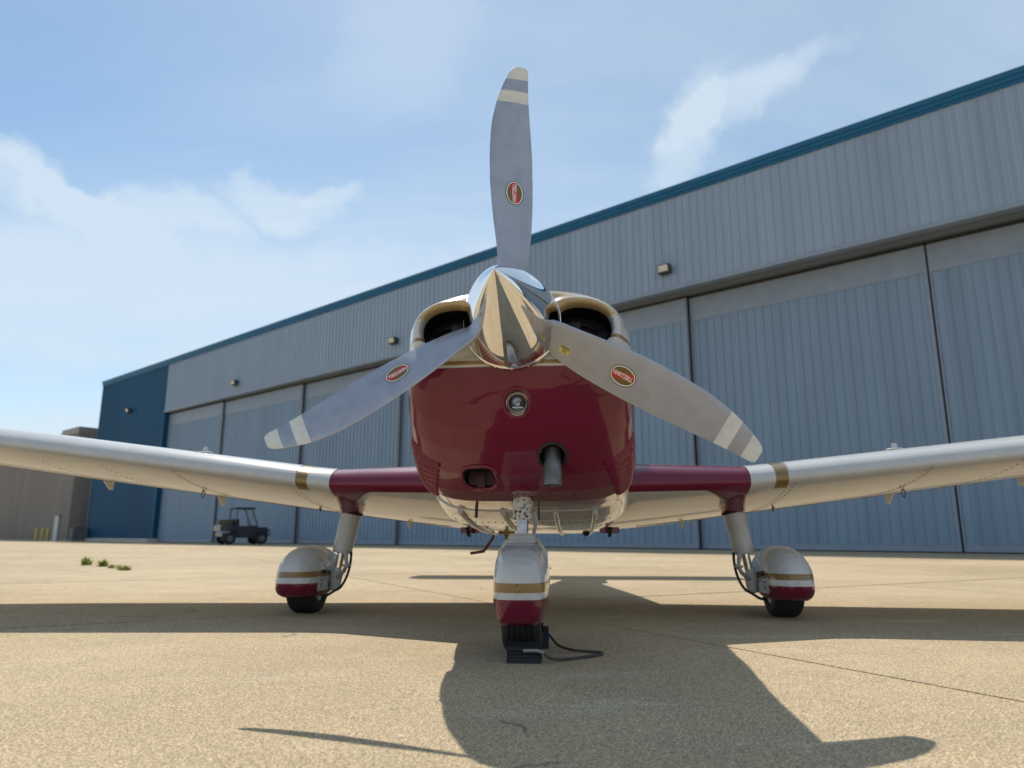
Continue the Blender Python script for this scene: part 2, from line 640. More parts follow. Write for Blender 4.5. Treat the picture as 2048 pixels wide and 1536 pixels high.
def smooth_pts(pts, per=6, closed=False):
    P = [Vector(p) for p in pts]
    n = len(P)
    out = []
    rng = n if closed else n - 1
    for i in range(rng):
        p0 = P[(i - 1) % n] if closed or i > 0 else P[0]
        p1, p2 = P[i], P[(i + 1) % n]
        p3 = P[(i + 2) % n] if closed or i + 2 < n else P[-1]
        for k in range(per):
            t = k / per
            out.append(0.5 * ((2 * p1) + (p2 - p0) * t + (2 * p0 - 5 * p1 + 4 * p2 - p3) * t * t + (3 * p1 - p0 - 3 * p2 + p3) * t ** 3))
    if not closed:
        out.append(P[-1])
    return out


# ================================================================== GROUND
gnd = link('ground', mesh('ground', [(-900, -900, -0.014), (900, -900, -0.014), (900, 900, -0.014), (-900, 900, -0.014)], [(0, 1, 2, 3)], 'concrete', smooth=0))
gnd['kind'] = 'structure'
GA = math.radians(28)
GO = Vector((-0.124, 5.46, 0))
PITCHG = 4.35
gx, gy = Vector((math.cos(GA), math.sin(GA), 0)), Vector((-math.sin(GA), math.cos(GA), 0))
hs = PITCHG / 2 - 0.006
slab_me = mesh('concrete_slab', *box(-hs, hs, -hs + 0.010, hs - 0.010, -0.0135, 0.0, 0.0025), 'concrete', smooth=0)
joint_me = None
for i in range(-7, 9):
    for j in range(-4, 9):
        c = GO + gx * (i + 0.5) * PITCHG + gy * (j + 0.5) * PITCHG
        if c.y < -6 or c.y > 30 or abs(c.x) > 0.95 * max(c.y, 0) + 9:
            continue
        # stop short of the hangar wall
        if (c.x - 13.2251) * math.cos(0.8633) + (c.y - 19.0018) * math.sin(0.8633) > -3.2:
            continue
        link('concrete_slab', slab_me, gnd, (c.x, c.y, 0), (0, 0, GA))
# dark filler at the bottom of the joints
part('joint_filler', join(*[([tuple(GO + d * (k * PITCHG) + e * s + n_ * ww + Vector((0, 0, -0.005))) for s, ww in ((lo, -hw_j), (hi, -hw_j), (hi, hw_j), (lo, hw_j))], [(0, 1, 2, 3)])
      for d, e, n_, rng, lo, hi, hw_j in ((gy, gx, gy, range(-3, 7), -20, 20, 0.016), (gx, gy, gx, range(-6, 8), -14, 24, 0.006)) for k in rng]), 'joint_dark', gnd, smooth=0, kind='stuff')

# ================================================================== AIRPLANE
PSI, PX, PY = 0.0794, -0.0047, 2.5206
plane = thing('airplane', 'burgundy, white and gold single-engine airplane with three-blade propeller parked on the apron', 'airplane', (PX, PY, 0), -PSI)

# ---- cowling
CY = np.array([0.10, 0.12, 0.16, 0.22, 0.30, 0.42, 0.56, 0.72, 0.90, 1.06])
CW = np.array([0.372, 0.396, 0.420, 0.440, 0.455, 0.467, 0.474, 0.480, 0.490, 0.505])
CX = 0.012      # the cowl sits a touch to one side of the shaft
CB = np.array([1.085, 1.035, 0.970, 0.895, 0.820, 0.735, 0.675, 0.642, 0.625, 0.612])
CT = np.array([1.400, 1.417, 1.432, 1.446, 1.456, 1.466, 1.476, 1.490, 1.505, 1.520])
CN = np.array([2.7, 2.8, 2.9, 3.0, 3.0, 3.0, 3.0, 3.0, 3.0, 3.0])
CNL = np.array([2.7, 2.9, 3.2, 3.6, 4.0, 4.6, 5.2, 5.4, 5.4, 5.4])


def csec(y):
    return [float(np.interp(y, CY, a)) for a in (CW, CB, CT, CN, CNL)]


def spow(v, p):
    return math.copysign(abs(v) ** p, v)


def cowl_pt(y, th):
    W_, B_, T_, nu_, nl_ = csec(y)
    zc, hz = (B_ + T_) / 2, (T_ - B_) / 2
    n_ = nu_ if math.sin(th) >= 0 else nl_
    return Vector((CX + W_ * spow(math.cos(th), 2 / n_), y, zc + hz * spow(math.sin(th), 2 / n_)))


def cowl_norm(x, z, y):
    W_, B_, T_, nu_, nl_ = csec(y)
    zc, hz = (B_ + T_) / 2, (T_ - B_) / 2
    n_ = nu_ if z >= zc else nl_
    return (abs((x - CX) / W_) ** n_ + abs((z - zc) / hz) ** n_) ** (1 / n_)


def cowl_y(x, z):
    """front surface depth at (x, z)"""
    q = cowl_norm(x, z, 0.10)
    if q < 1:
        return 0.085 + 0.015 * q ** 5
    for y in np.arange(0.10, 1.06, 0.002):
        if cowl_norm(x, z, y) <= 1:
            return float(y)
    return 1.06


def eye(x, z):
    x = x - CX
    ex, ez = abs(x) - 0.258, z - (1.270 - 0.10 * (abs(x) - 0.25))
    return 1 - ((abs(ex) / 0.122) ** 2.3 + (abs(ez) / 0.088) ** 2.3) ** (1 / 2.3)


def sstep(a, b, x):
    t = min(1, max(0, (x - a) / (b - a)))
    return t * t * (3 - 2 * t)


OPENINGS = [(0.012, 0.985, 0.050, 0.050, 2.0), (-0.166, 0.726, 0.072, 0.040, 3.0), (0.140, 0.800, 0.055, 0.045, 2.0)]   # landing light, intake, exhaust
NA = 340
V, rows = [], []
NR = 56
for i in range(NR):                       # blunt front
    q = (i + 0.4) / NR
    row = []
    for k in range(NA):
        th = 2 * PI * k / NA
        p = cowl_pt(0.10, th)
        zc = 1.2425
        x, z = CX + (p.x - CX) * q, zc + (p.z - zc) * q
        y = 0.085 + 0.015 * q ** 5
        row.append([x, y, z])
    rows.append(row)
for y in np.concatenate([np.linspace(0.10, 0.16, 14), np.arange(0.168, 1.0601, 0.0075)]):
    rows.append([list(cowl_pt(float(y), 2 * PI * k / NA)) for k in range(NA)])
dark = {}
for i, row in enumerate(rows):
    for k, p in enumerate(row):
        e = eye(p[0], p[2])
        if p[1] < 0.20:
            lip = -0.030 * math.exp(-((e + 0.05) / 0.22) ** 2) * sstep(1.08, 1.14, p[2])
            p[1] += lip
            dark[(i, k)] = e
        V.append(p)
Fc, idx = [], []
for i in range(len(rows) - 1):
    for k in range(NA):
        k2 = (k + 1) % NA
        cx = (rows[i][k][0] + rows[i + 1][k2][0]) / 2
        cz = (rows[i][k][2] + rows[i + 1][k2][2]) / 2
        cy = (rows[i][k][1] + rows[i + 1][k2][1]) / 2
        if cy < 0.7 and any((abs(cx - ox) / (a * 0.99)) ** pw + (abs(cz - oz) / (b * 0.99)) ** pw < 1 for ox, oz, a, b, pw in OPENINGS):
            continue
        Fc.append((i * NA + k, i * NA + k2, (i + 1) * NA + k2, (i + 1) * NA + k))
        if cy < 0.2 and min(dark.get(c, -1) for c in ((i, k), (i + 1, k2), (i, k2), (i + 1, k))) > 0.03:
            Fc.pop()
cowl = part('cowling', (V, Fc), 'cowl_paint', plane, smooth=50)
# rolled lips and ducts of the two cooling inlets
for sgn in (-1, 1):
    for nm, prof_, mt in (('inlet_lip', [(-0.02, None), (0.0, None), (0.03, 0.000), (0.07, 0.004), (0.11, 0.014), (0.14, 0.030), (0.155, 0.055)], 'cowl_paint'), ('inlet_duct', [(0.15, 0.050), (0.12, 0.09), (0.10, 0.14), (0.10, 0.21)], 'void')):
        vs = []
        for d, dy in prof_:
            for k in range(72):
                t = 2 * PI * k / 72
                ex, ez = 0.122 * (1 - d) * spow(math.cos(t), 2 / 2.3), 0.088 * (1 - d) * spow(math.sin(t), 2 / 2.3)
                ax = 0.258 + ex
                x, z = CX + sgn * ax, 1.270 - 0.10 * (ax - 0.25) + ez
                lip = -0.030 * math.exp(-((min(d, 0.03) + 0.05) / 0.22) ** 2) * sstep(1.08, 1.14, z)
                vs.append((x, min(cowl_y(x, z), 0.125) + lip + (dy if dy is not None else 0) - (0.0012 if d < 0.16 and mt == 'cowl_paint' else 0), z))
        fs = grid_faces(len(prof_), 72, True)
        if nm == 'inlet_duct':
            fs.append(tuple((len(prof_) - 1) * 72 + k for k in range(72)))
        part(nm, (vs, fs), mt, cowl, smooth=70)

# rims and insides of the openings
for (ox, oz, a, b, pw), nm in zip(OPENINGS, ('landing_light', 'intake', 'exhaust_hole')):
    ring = []
    for k in range(48):
        t = 2 * PI * k / 48
        x, z = ox + a * spow(math.cos(t), 2 / pw), oz + b * spow(math.sin(t), 2 / pw)
        ring.append(Vector((x, cowl_y(x, z) - 0.001, z)))
    rim = part(nm + '_rim', tube(ring, 0.0085 if nm != 'exhaust_hole' else 0.007, 10, closed=True), 'burgundy' if nm != 'exhaust_hole' else 'black', cowl)
    depth = {'landing_light': 0.05, 'intake': 0.16, 'exhaust_hole': 0.12}[nm]
    cen = sum(ring, Vector()) / 48
    vs, fs = [], []
    for s in (0, 0.3, 0.7, 1.0):
        for p in ring:
            sc = 1 - 0.12 * s
            vs.append(Vector((ox + (p.x - ox) * sc, p.y + (cen.y + depth - p.y) * s, oz + (p.z - oz) * sc)))
    fs = grid_faces(4, 48, True) + [tuple(3 * 48 + k for k in range(48))]
    part(nm + '_well', (vs, fs), {'landing_light': 'burgundy', 'intake': 'void', 'exhaust_hole': 'void'}[nm], cowl)
# landing lamp: reflector bowl, bulb and glass
ly = cowl_y(0.012, 0.985)
lamp_o = (0.012, ly + 0.028, 0.985)
part('lamp_reflector', lathe([(0.02, 0.004), (0.017, 0.02), (0.008, 0.034), (0.0, 0.041), (-0.004, 0.043)], lamp_o, (0, 1, 0), 40), 'reflector', cowl)
part('lamp_bulb', join(lathe([(-0.008, 0.0), (-0.006, 0.006), (0.002, 0.008), (0.016, 0.007)], lamp_o, (0, 1, 0), 16),
     tube([(0.012 - 0.02, ly + 0.03, 0.972), (0.012 + 0.02, ly + 0.03, 0.972)], 0.0025, 6)), 'steel', cowl)
g, gt, gb = new_mat('lamp_glass')
gb.inputs['Transmission Weight'].default_value = 1.0
gb.inputs['Roughness'].default_value = 0.02
gb.inputs['IOR'].default_value = 1.12
gb.inputs['Base Color'].default_value = (0.96, 0.96, 0.94, 1)
part('lamp_glass', lathe([(-0.014, 0.0), (-0.013, 0.012), (-0.010, 0.026), (-0.004, 0.038), (0.0, 0.042)], lamp_o, (0, 1, 0), 40), 'lamp_glass', cowl)
part('lamp_bezel', tube([(0.012 + 0.0435 * math.cos(2 * PI * k / 40), ly + 0.026, 0.985 + 0.0435 * math.sin(2 * PI * k / 40)) for k in range(40)], 0.0035, 8, closed=True), 'steel', cowl)
# filter box inside the intake
part('intake_filter', join(box(-0.225, -0.110, 0.535, 0.55, 0.700, 0.760, 0.002), box(-0.185, -0.150, 0.515, 0.55, 0.690, 0.745, 0.002)), 'intake_dark', cowl)
# exhaust pipe
def pipe(o, ax, L, r):
    return lathe([(0, r - 0.003), (L - 0.001, r - 0.003), (L, r - 0.0015), (L - 0.0005, r), (0, r)], o, ax, 32)
part('exhaust_pipe', pipe((0.138, 0.385, 0.835), (0.005, -0.10, -1.0), 0.150, 0.0375), 'exhaust', plane)
# louvres on the lower corners: short raised slats along the section
for sgn in (-1, 1):
    for k in range(11):
        yy = 0.38 + 0.036 * k
        t0, t1 = math.radians(-62 + 0.9 * k), math.radians(-17 + 0.3 * k)
        pts, hh = [], []
        M_ = 26
        vs = []
        for a in range(M_ + 1):
            u = a / M_
            th = t0 + (t1 - t0) * u
            p0, p1 = cowl_pt(yy, th), cowl_pt(yy + 0.022, th)
            pn = cowl_pt(yy, th + 0.01)
            tg = (pn - p0).normalized()
            nn = tg.cross((p1 - p0).normalized())
            W_, B_, T_, n_, nl_ = csec(yy)
            out = Vector((p0.x - CX, 0, p0.z - (B_ + T_) / 2)).normalized()
            if nn.dot(out) < 0:
                nn = -nn
            h = 0.0170 * math.sin(PI * u) ** 0.35 if 0 < u < 1 else 0.0
            for q in (p0 + nn * 0.0006, p0 + (p1 - p0) * 0.75 + nn * h, p1 + nn * (h * 1.05), p1 - nn * 0.002):
                vs.append((CX + (q.x - CX) * sgn, q.y, q.z))
        part('louver', (vs, grid_faces(M_ + 1, 4)), 'burgundy', cowl, smooth=22)
# engine cylinder fins seen inside the inlets
for sgn in (-1, 1):
    vf = []
    for k in range(16):
        x0 = sgn * (0.165 + 0.0125 * k)
        vf.append(box(x0 - 0.0015, x0 + 0.0015, 0.215, 0.285, 1.20, 1.262 + 0.008 * math.sin(k)))
    vf.append(tube([(sgn * 0.19, 0.24, 1.31), (sgn * 0.22, 0.25, 1.325), (sgn * 0.29, 0.25, 1.31), (sgn * 0.33, 0.27, 1.29)], 0.006, 8))
    vf.append(box(min(sgn * 0.22, sgn * 0.26), max(sgn * 0.22, sgn * 0.26), 0.24, 0.30, 1.285, 1.325, 0.003))
    part('cylinder_fins', join(*vf), 'fin_metal', cowl)

# ---- spinner
SB = Vector((0.0, 0.066, 1.272))
SAX = Vector((-0.020, -0.466, 0.040))
SL = SAX.length
prof = []
for i in range(49):
    t = i / 48
    r = 0.180 * (1 - (t ** 1.55)) ** 0.92
    prof.append((SL * t, r if i < 48 else 0.0))
prof = [(-0.012, 0.150), (-0.012, 0.181), (-0.006, 0.184), (0.012, 0.184), (0.014, 0.1815)] + [p for p in prof if p[0] > 0.014]
spin = part('spinner', lathe(prof, SB, SAX, 96), 'chrome', plane, smooth=30)
sxa = SAX.normalized()
sa = Vector((1, 0, 0)) - sxa * sxa.x
sa.normalize()
sb = sxa.cross(sa)
scr = []
for k in range(18):
    t = 2 * PI * (k + 0.5) / 18
    c = SB + sxa * 0.003 + (sa * math.cos(t) + sb * math.sin(t)) * 0.1835
    scr.append(lathe([(0, 0.0045), (0.002, 0.004), (0.003, 0.001)], c, sa * math.cos(t) + sb * math.sin(t), 10))
part('screw_heads', join(*scr), 'steel', spin, kind='stuff')

# ---- blades
BR = [0.120, 0.150, 0.187, 0.246, 0.324, 0.415, 0.507, 0.633, 0.761, 0.856, 0.906, 0.957, 0.985, 1.000, 1.0095]
BL = [-0.036, -0.041, -0.0484, -0.0545, -0.0665, -0.0785, -0.0880, -0.0940, -0.0910, -0.0745, -0.0605, -0.0420, -0.029, -0.019, -0.006]
BT = [0.036, 0.041, 0.0502, 0.0610, 0.0680, 0.0705, 0.0700, 0.0660, 0.0560, 0.0485, 0.0460, 0.0450, 0.0445, 0.043, 0.036]
BC = Vector((0, 0, 1.2949))
CLK = 0.0236


def bl_edge(r):
    return float(np.interp(r, BR, BL)), float(np.interp(r, BR, BT))


def bl_edge_s(r):
    # smoothed
    a = [bl_edge(r + d) for d in (-0.02, -0.01, 0, 0.01, 0.02)] if 0.15 < r < 0.985 else [bl_edge(r)]
    return sum(q[0] for q in a) / len(a), sum(q[1] for q in a) / len(a)


def beta(r):
    return math.radians(float(np.interp(r, [0.12, 0.2, 0.35, 0.55, 0.75, 1.0], [44, 42, 33, 24, 18, 14])))


def blade_front(r, v):
    """point on the camber (front) face; v across the blade as seen from the front"""
    l, t = bl_edge_s(r)
    f = min(1, max(0, (v - l) / (t - l)))
    tb = math.tan(beta(r))
    yy = (v - (l + t) / 2) * tb
    thick = float(np.interp(r, [0.12, 0.2, 0.3, 0.5, 0.8, 1.0], [0.058, 0.040, 0.024, 0.017, 0.011, 0.006]))
    return Vector((v, yy - thick * (2.2 * math.sqrt(f) * (1 - f) * 0.62 + 0.35 * f * (1 - f)), r)), thick


rr = sorted(set([round(x, 4) for x in np.linspace(0.12, 1.0, 60)] + [0.856, 0.906, 0.957, 0.99, 0.995, 1.003, 1.007, 1.0095]))
NC = 20


def blade_mesh():
    vs, fs, ix = [], [], []
    ring = None
    for r in rr:
        l, t = bl_edge_s(r)
        loop = []
        for j in range(NC + 1):
            f = (1 - math.cos(PI * j / NC)) / 2
            p, th = blade_front(r, l + (t - l) * f)
            loop.append(p)
        for j in range(NC - 1, 0, -1):
            f = (1 - math.cos(PI * j / NC)) / 2
            p, th = blade_front(r, l + (t - l) * f)
            tb = math.tan(beta(r))
            base = (p.x - (l + t) / 2) * tb
            loop.append(Vector((p.x, base + th * 0.35 * math.sin(PI * f), r)))
        vs += loop
    n = 2 * NC
    for i in range(len(rr) - 1):
        for j in range(n):
            j2 = (j + 1) % n
            fs.append((i * n + j, i * n + j2, (i + 1) * n + j2, (i + 1) * n + j))
            rm = (rr[i] + rr[i + 1]) / 2
            ix.append(1 if (rm > 0.957 or 0.856 < rm < 0.906) else 0)
    fs.append(tuple((len(rr) - 1) * n + j for j in range(n)))
    ix.append(1)
    return mesh('propeller_blade', vs, fs, ['prop_grey', 'prop_white'], ix, smooth=40)


blade_me = blade_mesh()


def on_blade(pts2, off):
    """(radial, across) -> just above the blade face"""
    out = []
    for r, v in pts2:
        p, _ = blade_front(r, v)
        out.append((p.x, p.y - off, p.z))
    return out


def text_mesh(body, size):
    cu = bpy.data.curves.new('t', 'FONT')
    cu.body = body
    cu.size = size
    cu.align_x = 'CENTER'
    cu.align_y = 'CENTER'
    cu.resolution_u = 3
    cu.offset = size * 0.028
    ob = bpy.data.objects.new('t', cu)
    COL.objects.link(ob)
    bpy.context.view_layer.update()
    me = bpy.data.meshes.new_from_object(ob.evaluated_get(bpy.context.evaluated_depsgraph_get()))
    vs = [tuple(v.co) for v in me.vertices]
    fs = [tuple(p.vertices) for p in me.polygons]
    bpy.data.objects.remove(ob)
    bpy.data.curves.remove(cu)
    bpy.data.meshes.remove(me)
    return vs, fs


def decal_mesh():
    R0, V0 = 0.471, 0.004
    vs, fs, ix = [], [], []

    def ell(a, b, off, m):
        k0 = len(vs)
        rings = 5
        pts = []
        for i in range(1, rings + 1):
            for k in range(40):
                t = 2 * PI * k / 40
                pts.append((R0 + a * i / rings * math.cos(t), V0 + b * i / rings * math.sin(t)))
        vs.extend(on_blade(pts, off))
        vs.extend(on_blade([(R0, V0)], off))
        for k in range(40):
            fs.append((k0 + rings * 40, k0 + k, k0 + (k + 1) % 40))
            ix.append(m)
        for i in range(rings - 1):
            for k in range(40):
                k2 = (k + 1) % 40
                fs.append((k0 + i * 40 + k, k0 + i * 40 + k2, k0 + (i + 1) * 40 + k2, k0 + (i + 1) * 40 + k))
                ix.append(m)
    ell(0.0495, 0.0330, 0.0008, 0)
    ell(0.0470, 0.0305, 0.0012, 1)
    ell(0.0430, 0.0265, 0.0016, 2)
    # red diagonal band clipped to the oval
    k0 = len(vs)
    pts, M_ = [], 24
    for i in range(M_ + 1):
        s = -0.0425 + 0.085 * i / M_
        lim = 0.0263 * math.sqrt(max(0, 1 - (s / 0.0428) ** 2))
        lo = max(-lim, min(lim, -0.0105 - s * 0.22))
        hi = max(-lim, min(lim, 0.0105 - s * 0.22))
        pts += [(R0 + s, V0 + lo), (R0 + s, V0 + hi)]
    vs.extend(on_blade(pts, 0.0020))
    for i in range(M_):
        fs.append((k0 + 2 * i, k0 + 2 * i + 2, k0 + 2 * i + 3, k0 + 2 * i + 1))
        ix.append(3)
    tv, tf = text_mesh('HARTZELL', 0.0185)
    xs = [p[0] for p in tv]
    sc = 0.076 / (max(xs) - min(xs))
    k0 = len(vs)
    vs.extend(on_blade([(R0 + p[0] * sc, V0 - p[1] * 1.05) for p in tv], 0.0024))
    for q in tf:
        fs.append(tuple(k0 + a for a in q))
        ix.append(1)
    return mesh('maker_decal', vs, fs, ['decal_black', 'decal_white', 'decal_gold', 'decal_red'], ix, smooth=0)


decal_me = decal_mesh()
for k in range(3):
    a = CLK + k * 2 * PI / 3
    # blade frame: x across, y aft, z radial ; turn clockwise seen from the front
    bo = link('propeller_blade', blade_me, plane, BC, (0, a, 0))
    link('maker_decal', decal_me, bo)
    if k == 1:
        vs = on_blade([(0.222 + 0.041 * i / 6, 0.014 + 0.020 * j / 2) for i in range(7) for j in range(3)], 0.0008)
        part('data_label', (vs, grid_faces(7, 3)), 'label_yellow', bo, smooth=0)
        bars = []
        for q in range(22):
            r0 = 0.2245 + 0.0016 * q
            for v0 in (0.0155, 0.0190):
                bars.append((on_blade([(r0, v0), (r0 + 0.0010, v0), (r0 + 0.0014, v0 + 0.0026), (r0 + 0.0004, v0 + 0.0026)], 0.0013), [(0, 1, 2, 3)]))
        for q in range(5):
            r0 = 0.2360 + 0.0036 * q
            bars.append((on_blade([(r0, 0.0235), (r0 + 0.0010, 0.0235), (r0 + 0.0010, 0.031), (r0, 0.031)], 0.0013), [(0, 1, 2, 3)]))
            bars.append((on_blade([(r0, 0.0235), (r0 + 0.0028, 0.0235), (r0 + 0.0028, 0.0248), (r0, 0.0248)], 0.0014), [(0, 1, 2, 3)]))
            bars.append((on_blade([(r0, 0.0297), (r0 + 0.0028, 0.0297), (r0 + 0.0028, 0.031), (r0, 0.031)], 0.0014), [(0, 1, 2, 3)]))
        part('label_print', join(*bars), 'decal_black', bo, smooth=0)
    # chrome collar where the blade leaves the spinner
    ring = []
    for q in range(40):
        t = 2 * PI * q / 40
        x, y = 0.051 * math.cos(t), 0.047 * math.sin(t)
        # follow the spinner's surface: radius of the cone at this depth
        tt = min(1, max(0.0, (0.066 - y) / SL))
        rs = 0.180 * (1 - tt ** 1.55) ** 0.92 + 0.004
        ring.append((x, y, math.sqrt(max(rs * rs - x * x, 0.02)) - 0.012))
    o = part('blade_collar', tube(ring, 0.0055, 8, closed=True), 'chrome', spin)
    o.location = (0, 0, BC.z - 0.006)
    o.rotation_euler = (0, a, 0)

# ---- fuselage behind the cowling
FY = [1.06, 1.30, 1.60, 2.00, 2.40, 3.00, 3.50, 4.20, 5.00, 6.00, 6.80, 7.05]
FW = [0.500, 0.525, 0.545, 0.555, 0.560, 0.560, 0.545, 0.470, 0.360, 0.210, 0.080, 0.040]
FB = [0.608, 0.575, 0.545, 0.520, 0.505, 0.500, 0.515, 0.570, 0.640, 0.730, 0.800, 0.830]
FT = [1.515, 1.530, 1.560, 1.780, 1.920, 1.940, 1.900, 1.640, 1.450, 1.260, 1.120, 1.060]
FN = [3.6, 3.6, 3.4, 3.0, 3.0, 3.0, 3.0, 2.7, 2.5, 2.3, 2.2, 2.0]


def fus_pt(y, th, off=0.0):
    W_, B_, T_, n_ = [float(np.interp(y, FY, a)) for a in (FW, FB, FT, FN)]
    zc, hz = (B_ + T_) / 2, (T_ - B_) / 2
    if math.sin(th) < 0:
        n_ = float(np.interp(y, [1.06, 1.6, 3.4, 4.5, 7], [5.4, 6.0, 6.0, 3.0, 2.2]))
    c, s = spow(math.cos(th), 2 / n_), spow(math.sin(th), 2 / n_)
    tum = 1.0 - 0.22 * max(0.0, s) ** 1.5 * float(np.interp(y, [1.5, 2.2, 3.6, 4.6], [0, 1, 1, 0]))
    return Vector(((W_ + off) * c * tum, y, zc + (hz + off) * s))


ys = np.concatenate([np.linspace(1.06, 4.4, 60), np.linspace(4.5, 7.05, 24)])
vs = [fus_pt(float(y), 2 * PI * k / 120) for y in ys for k in range(120)]
fs = grid_faces(len(ys), 120, True) + [tuple((len(ys) - 1) * 120 + k for k in range(120)), tuple(range(120))]
fus = part('fuselage', (vs, fs), 'fuselage_paint', plane, smooth=50)


def patch(y0, y1, t0, t1, off, ny=14, nt_=14):
    return [fus_pt(y0 + (y1 - y0) * i / (ny - 1), math.radians(t0 + (t1 - t0) * j / (nt_ - 1)), off) for i in range(ny) for j in range(nt_)], grid_faces(ny, nt_)


part('windshield', patch(1.68, 2.28, 36, 144, 0.004), 'glass_dark', fus)
for s in (0, 1):
    for y0, y1 in ((2.36, 2.95), (3.02, 3.50), (3.56, 3.95)):
        t0, t1 = (18, 50) if s == 0 else (130, 162)
        part('side_window', patch(y0, y1, t0, t1, 0.004), 'glass_dark', fus)
# belly: raised stiffeners, drain stubs, step, antenna
for x0, x1 in ((-0.345, -0.330), (-0.130, -0.105), (0.135, 0.150), (0.330, 0.345)):
    pts = []
    for i in range(16):
        y = 1.10 + 1.75 * i / 15
        x = x0 + (x1 - x0) * i / 15
        zf = min((fus_pt(y, math.radians(-90 + d)).z for d in (-1, 0, 1)))
        W_ = float(np.interp(y, FY, FW))
        n_ = 5.8
        B_, T_ = float(np.interp(y, FY, FB)), float(np.interp(y, FY, FT))
        zz_ = (B_ + T_) / 2 - (T_ - B_) / 2 * (1 - (abs(x) / W_) ** n_) ** (1 / n_)
        pts.append((x, y, zz_ - 0.003))
    part('belly_stiffener', tube(pts, [0.013] * 15 + [0.009], 10), 'white_paint', fus)
part('boarding_step', tube(smooth_pts([(-0.34, 2.75, 0.52), (-0.355, 2.75, 0.47), (-0.415, 2.75, 0.385), (-0.42, 2.75, 0.378), (-0.50, 2.75, 0.366), (-0.515, 2.75, 0.364)], 4), 0.0105, 10), 'burgundy', plane)
part('belly_antenna', join(tube([(-0.215, 2.3, 0.53), (-0.215, 2.3, 0.50), (-0.213, 2.32, 0.43)], [0.026, 0.018, 0.009], 10), box(-0.27, -0.16, 2.25, 2.36, 0.497, 0.509, 0.004)), 'brass', plane)
part('drain_stub', tube([(-0.245, 0.98, 0.64), (-0.247, 0.985, 0.575)], 0.0075, 10), 'black', plane)
part('drain_stub', tube([(0.055, 1.0, 0.63), (0.056, 1.0, 0.565)], 0.004, 8), 'black', plane)
part('belly_beacon', lathe([(0, 0.02), (0.02, 0.026), (0.035, 0.02), (0.045, 0.004)], (0.31, 2.4, 0.530), (0, 0, -1), 20), 'black', plane)
for sx_ in (-1, 1):
    part('belly_vent', tube([(sx_ * 0.46, 2.2, 0.535), (sx_ * 0.46, 2.24, 0.50), (sx_ * 0.455, 2.26, 0.487)], [0.016, 0.014, 0.010], 10), 'black', plane)
    part('cooling_flap', box(min(sx_ * 0.40, sx_ * 0.53), max(sx_ * 0.40, sx_ * 0.53), 2.35, 2.41, 0.504, 0.545, 0.006), 'burgundy', plane)
brv = []
for i in range(24):
    y = 1.45
    x = -0.42 + 0.84 * i / 23
    n_ = 5.8; B_, T_, W_ = (float(np.interp(y, FY, a)) for a in (FB, FT, FW))
    z_ = (B_ + T_) / 2 - (T_ - B_) / 2 * (1 - (abs(x) / W_) ** n_) ** (1 / n_)
    brv.append(lathe([(0, 0.005), (0.0025, 0.003), (0.003, 0.0)], (x, y, z_), (0, 0, -1), 6))
part('belly_rivets', join(*brv), 'rivet', fus, kind='stuff')

# ---- wings
XS = [0.40, 0.55, 0.80, 1.05, 1.20, 1.27, 1.275, 1.42, 1.425, 1.49, 1.495, 1.70, 2.0, 2.3, 2.8, 3.3, 3.7, 4.2, 4.7, 5.1, 5.28, 5.34]


def wing_le(x):
    return (float(np.interp(x, [0.4, 0.55, 1.20, 1.35, 3.6, 5.2, 5.34], [1.40, 1.50, 1.80, 1.84, 1.86, 2.10, 2.30])),
            float(np.interp(x, [0.4, 0.55, 1.30, 1.5, 5.3], [0.765, 0.772, 0.800, 0.826, 1.315])))


def wing_te(x):
    return (float(np.interp(x, [0.4, 3.6, 5.2, 5.34], [3.38, 3.38, 3.25, 3.05])), float(np.interp(x, [0.4, 0.9, 5.3], [0.52, 0.57, 1.16])))


def foil(c):
    up = 0.56 * (0.2969 * math.sqrt(c) - 0.126 * c - 0.3516 * c * c + 0.2843 * c ** 3 - 0.1015 * c ** 4) / 0.6 * 0.19 / 0.10 * 0.62
    return up


CS = [(1 - math.cos(PI * i / 34)) / 2 for i in range(35)]


def wing_pt(x, c, side, off=0.0):
    yl, zl = wing_le(x)
    if RIGHT[0]:
        zl -= 0.028 * max(0.0, x - 1.4)
    yt, zt = wing_te(x)
    ch = yt - yl
    tipf = float(np.interp(x, [5.2, 5.34], [1, 0.25]))
    h = foil(c) * ch
    z = zl + (zt - zl) * c + (h * 0.92 * tipf if side > 0 else -h * 0.42 * tipf)
    return Vector((x, yl + ch * c, z + (off if side > 0 else -off)))


RIGHT = [False]


def wing_mesh(sgn):
    RIGHT[0] = sgn > 0
    vs, fs, ix = [], [], []
    loopc = [(c, 1) for c in CS[::-1]] + [(c, -1) for c in CS[1:-1]]
    n = len(loopc)
    for x in XS:
        for c, sd in loopc:
            p = wing_pt(x, c, sd)
            vs.append((p.x * sgn, p.y, p.z))
    for i in range(len(XS) - 1):
        xm = (XS[i] + XS[i + 1]) / 2
        for j in range(n):
            j2 = (j + 1) % n
            fs.append((i * n + j, i * n + j2, (i + 1) * n + j2, (i + 1) * n + j))
            cm = (loopc[j][0] + loopc[j2][0]) / 2
            sd = loopc[j][1] if j < len(CS) - 1 else -1
            if xm < 1.27:
                m = 1
            elif 1.42 < xm < 1.495 and (cm < 0.05 or sd > 0 and cm < 0.3):
                m = 2
            else:
                m = 0
            ix.append(m)
    fs.append(tuple((len(XS) - 1) * n + j for j in range(n)))
    ix.append(0)
    return mesh('wing', vs, fs, ['white_paint', 'wing_paint', 'gold_paint'], ix, smooth=40)


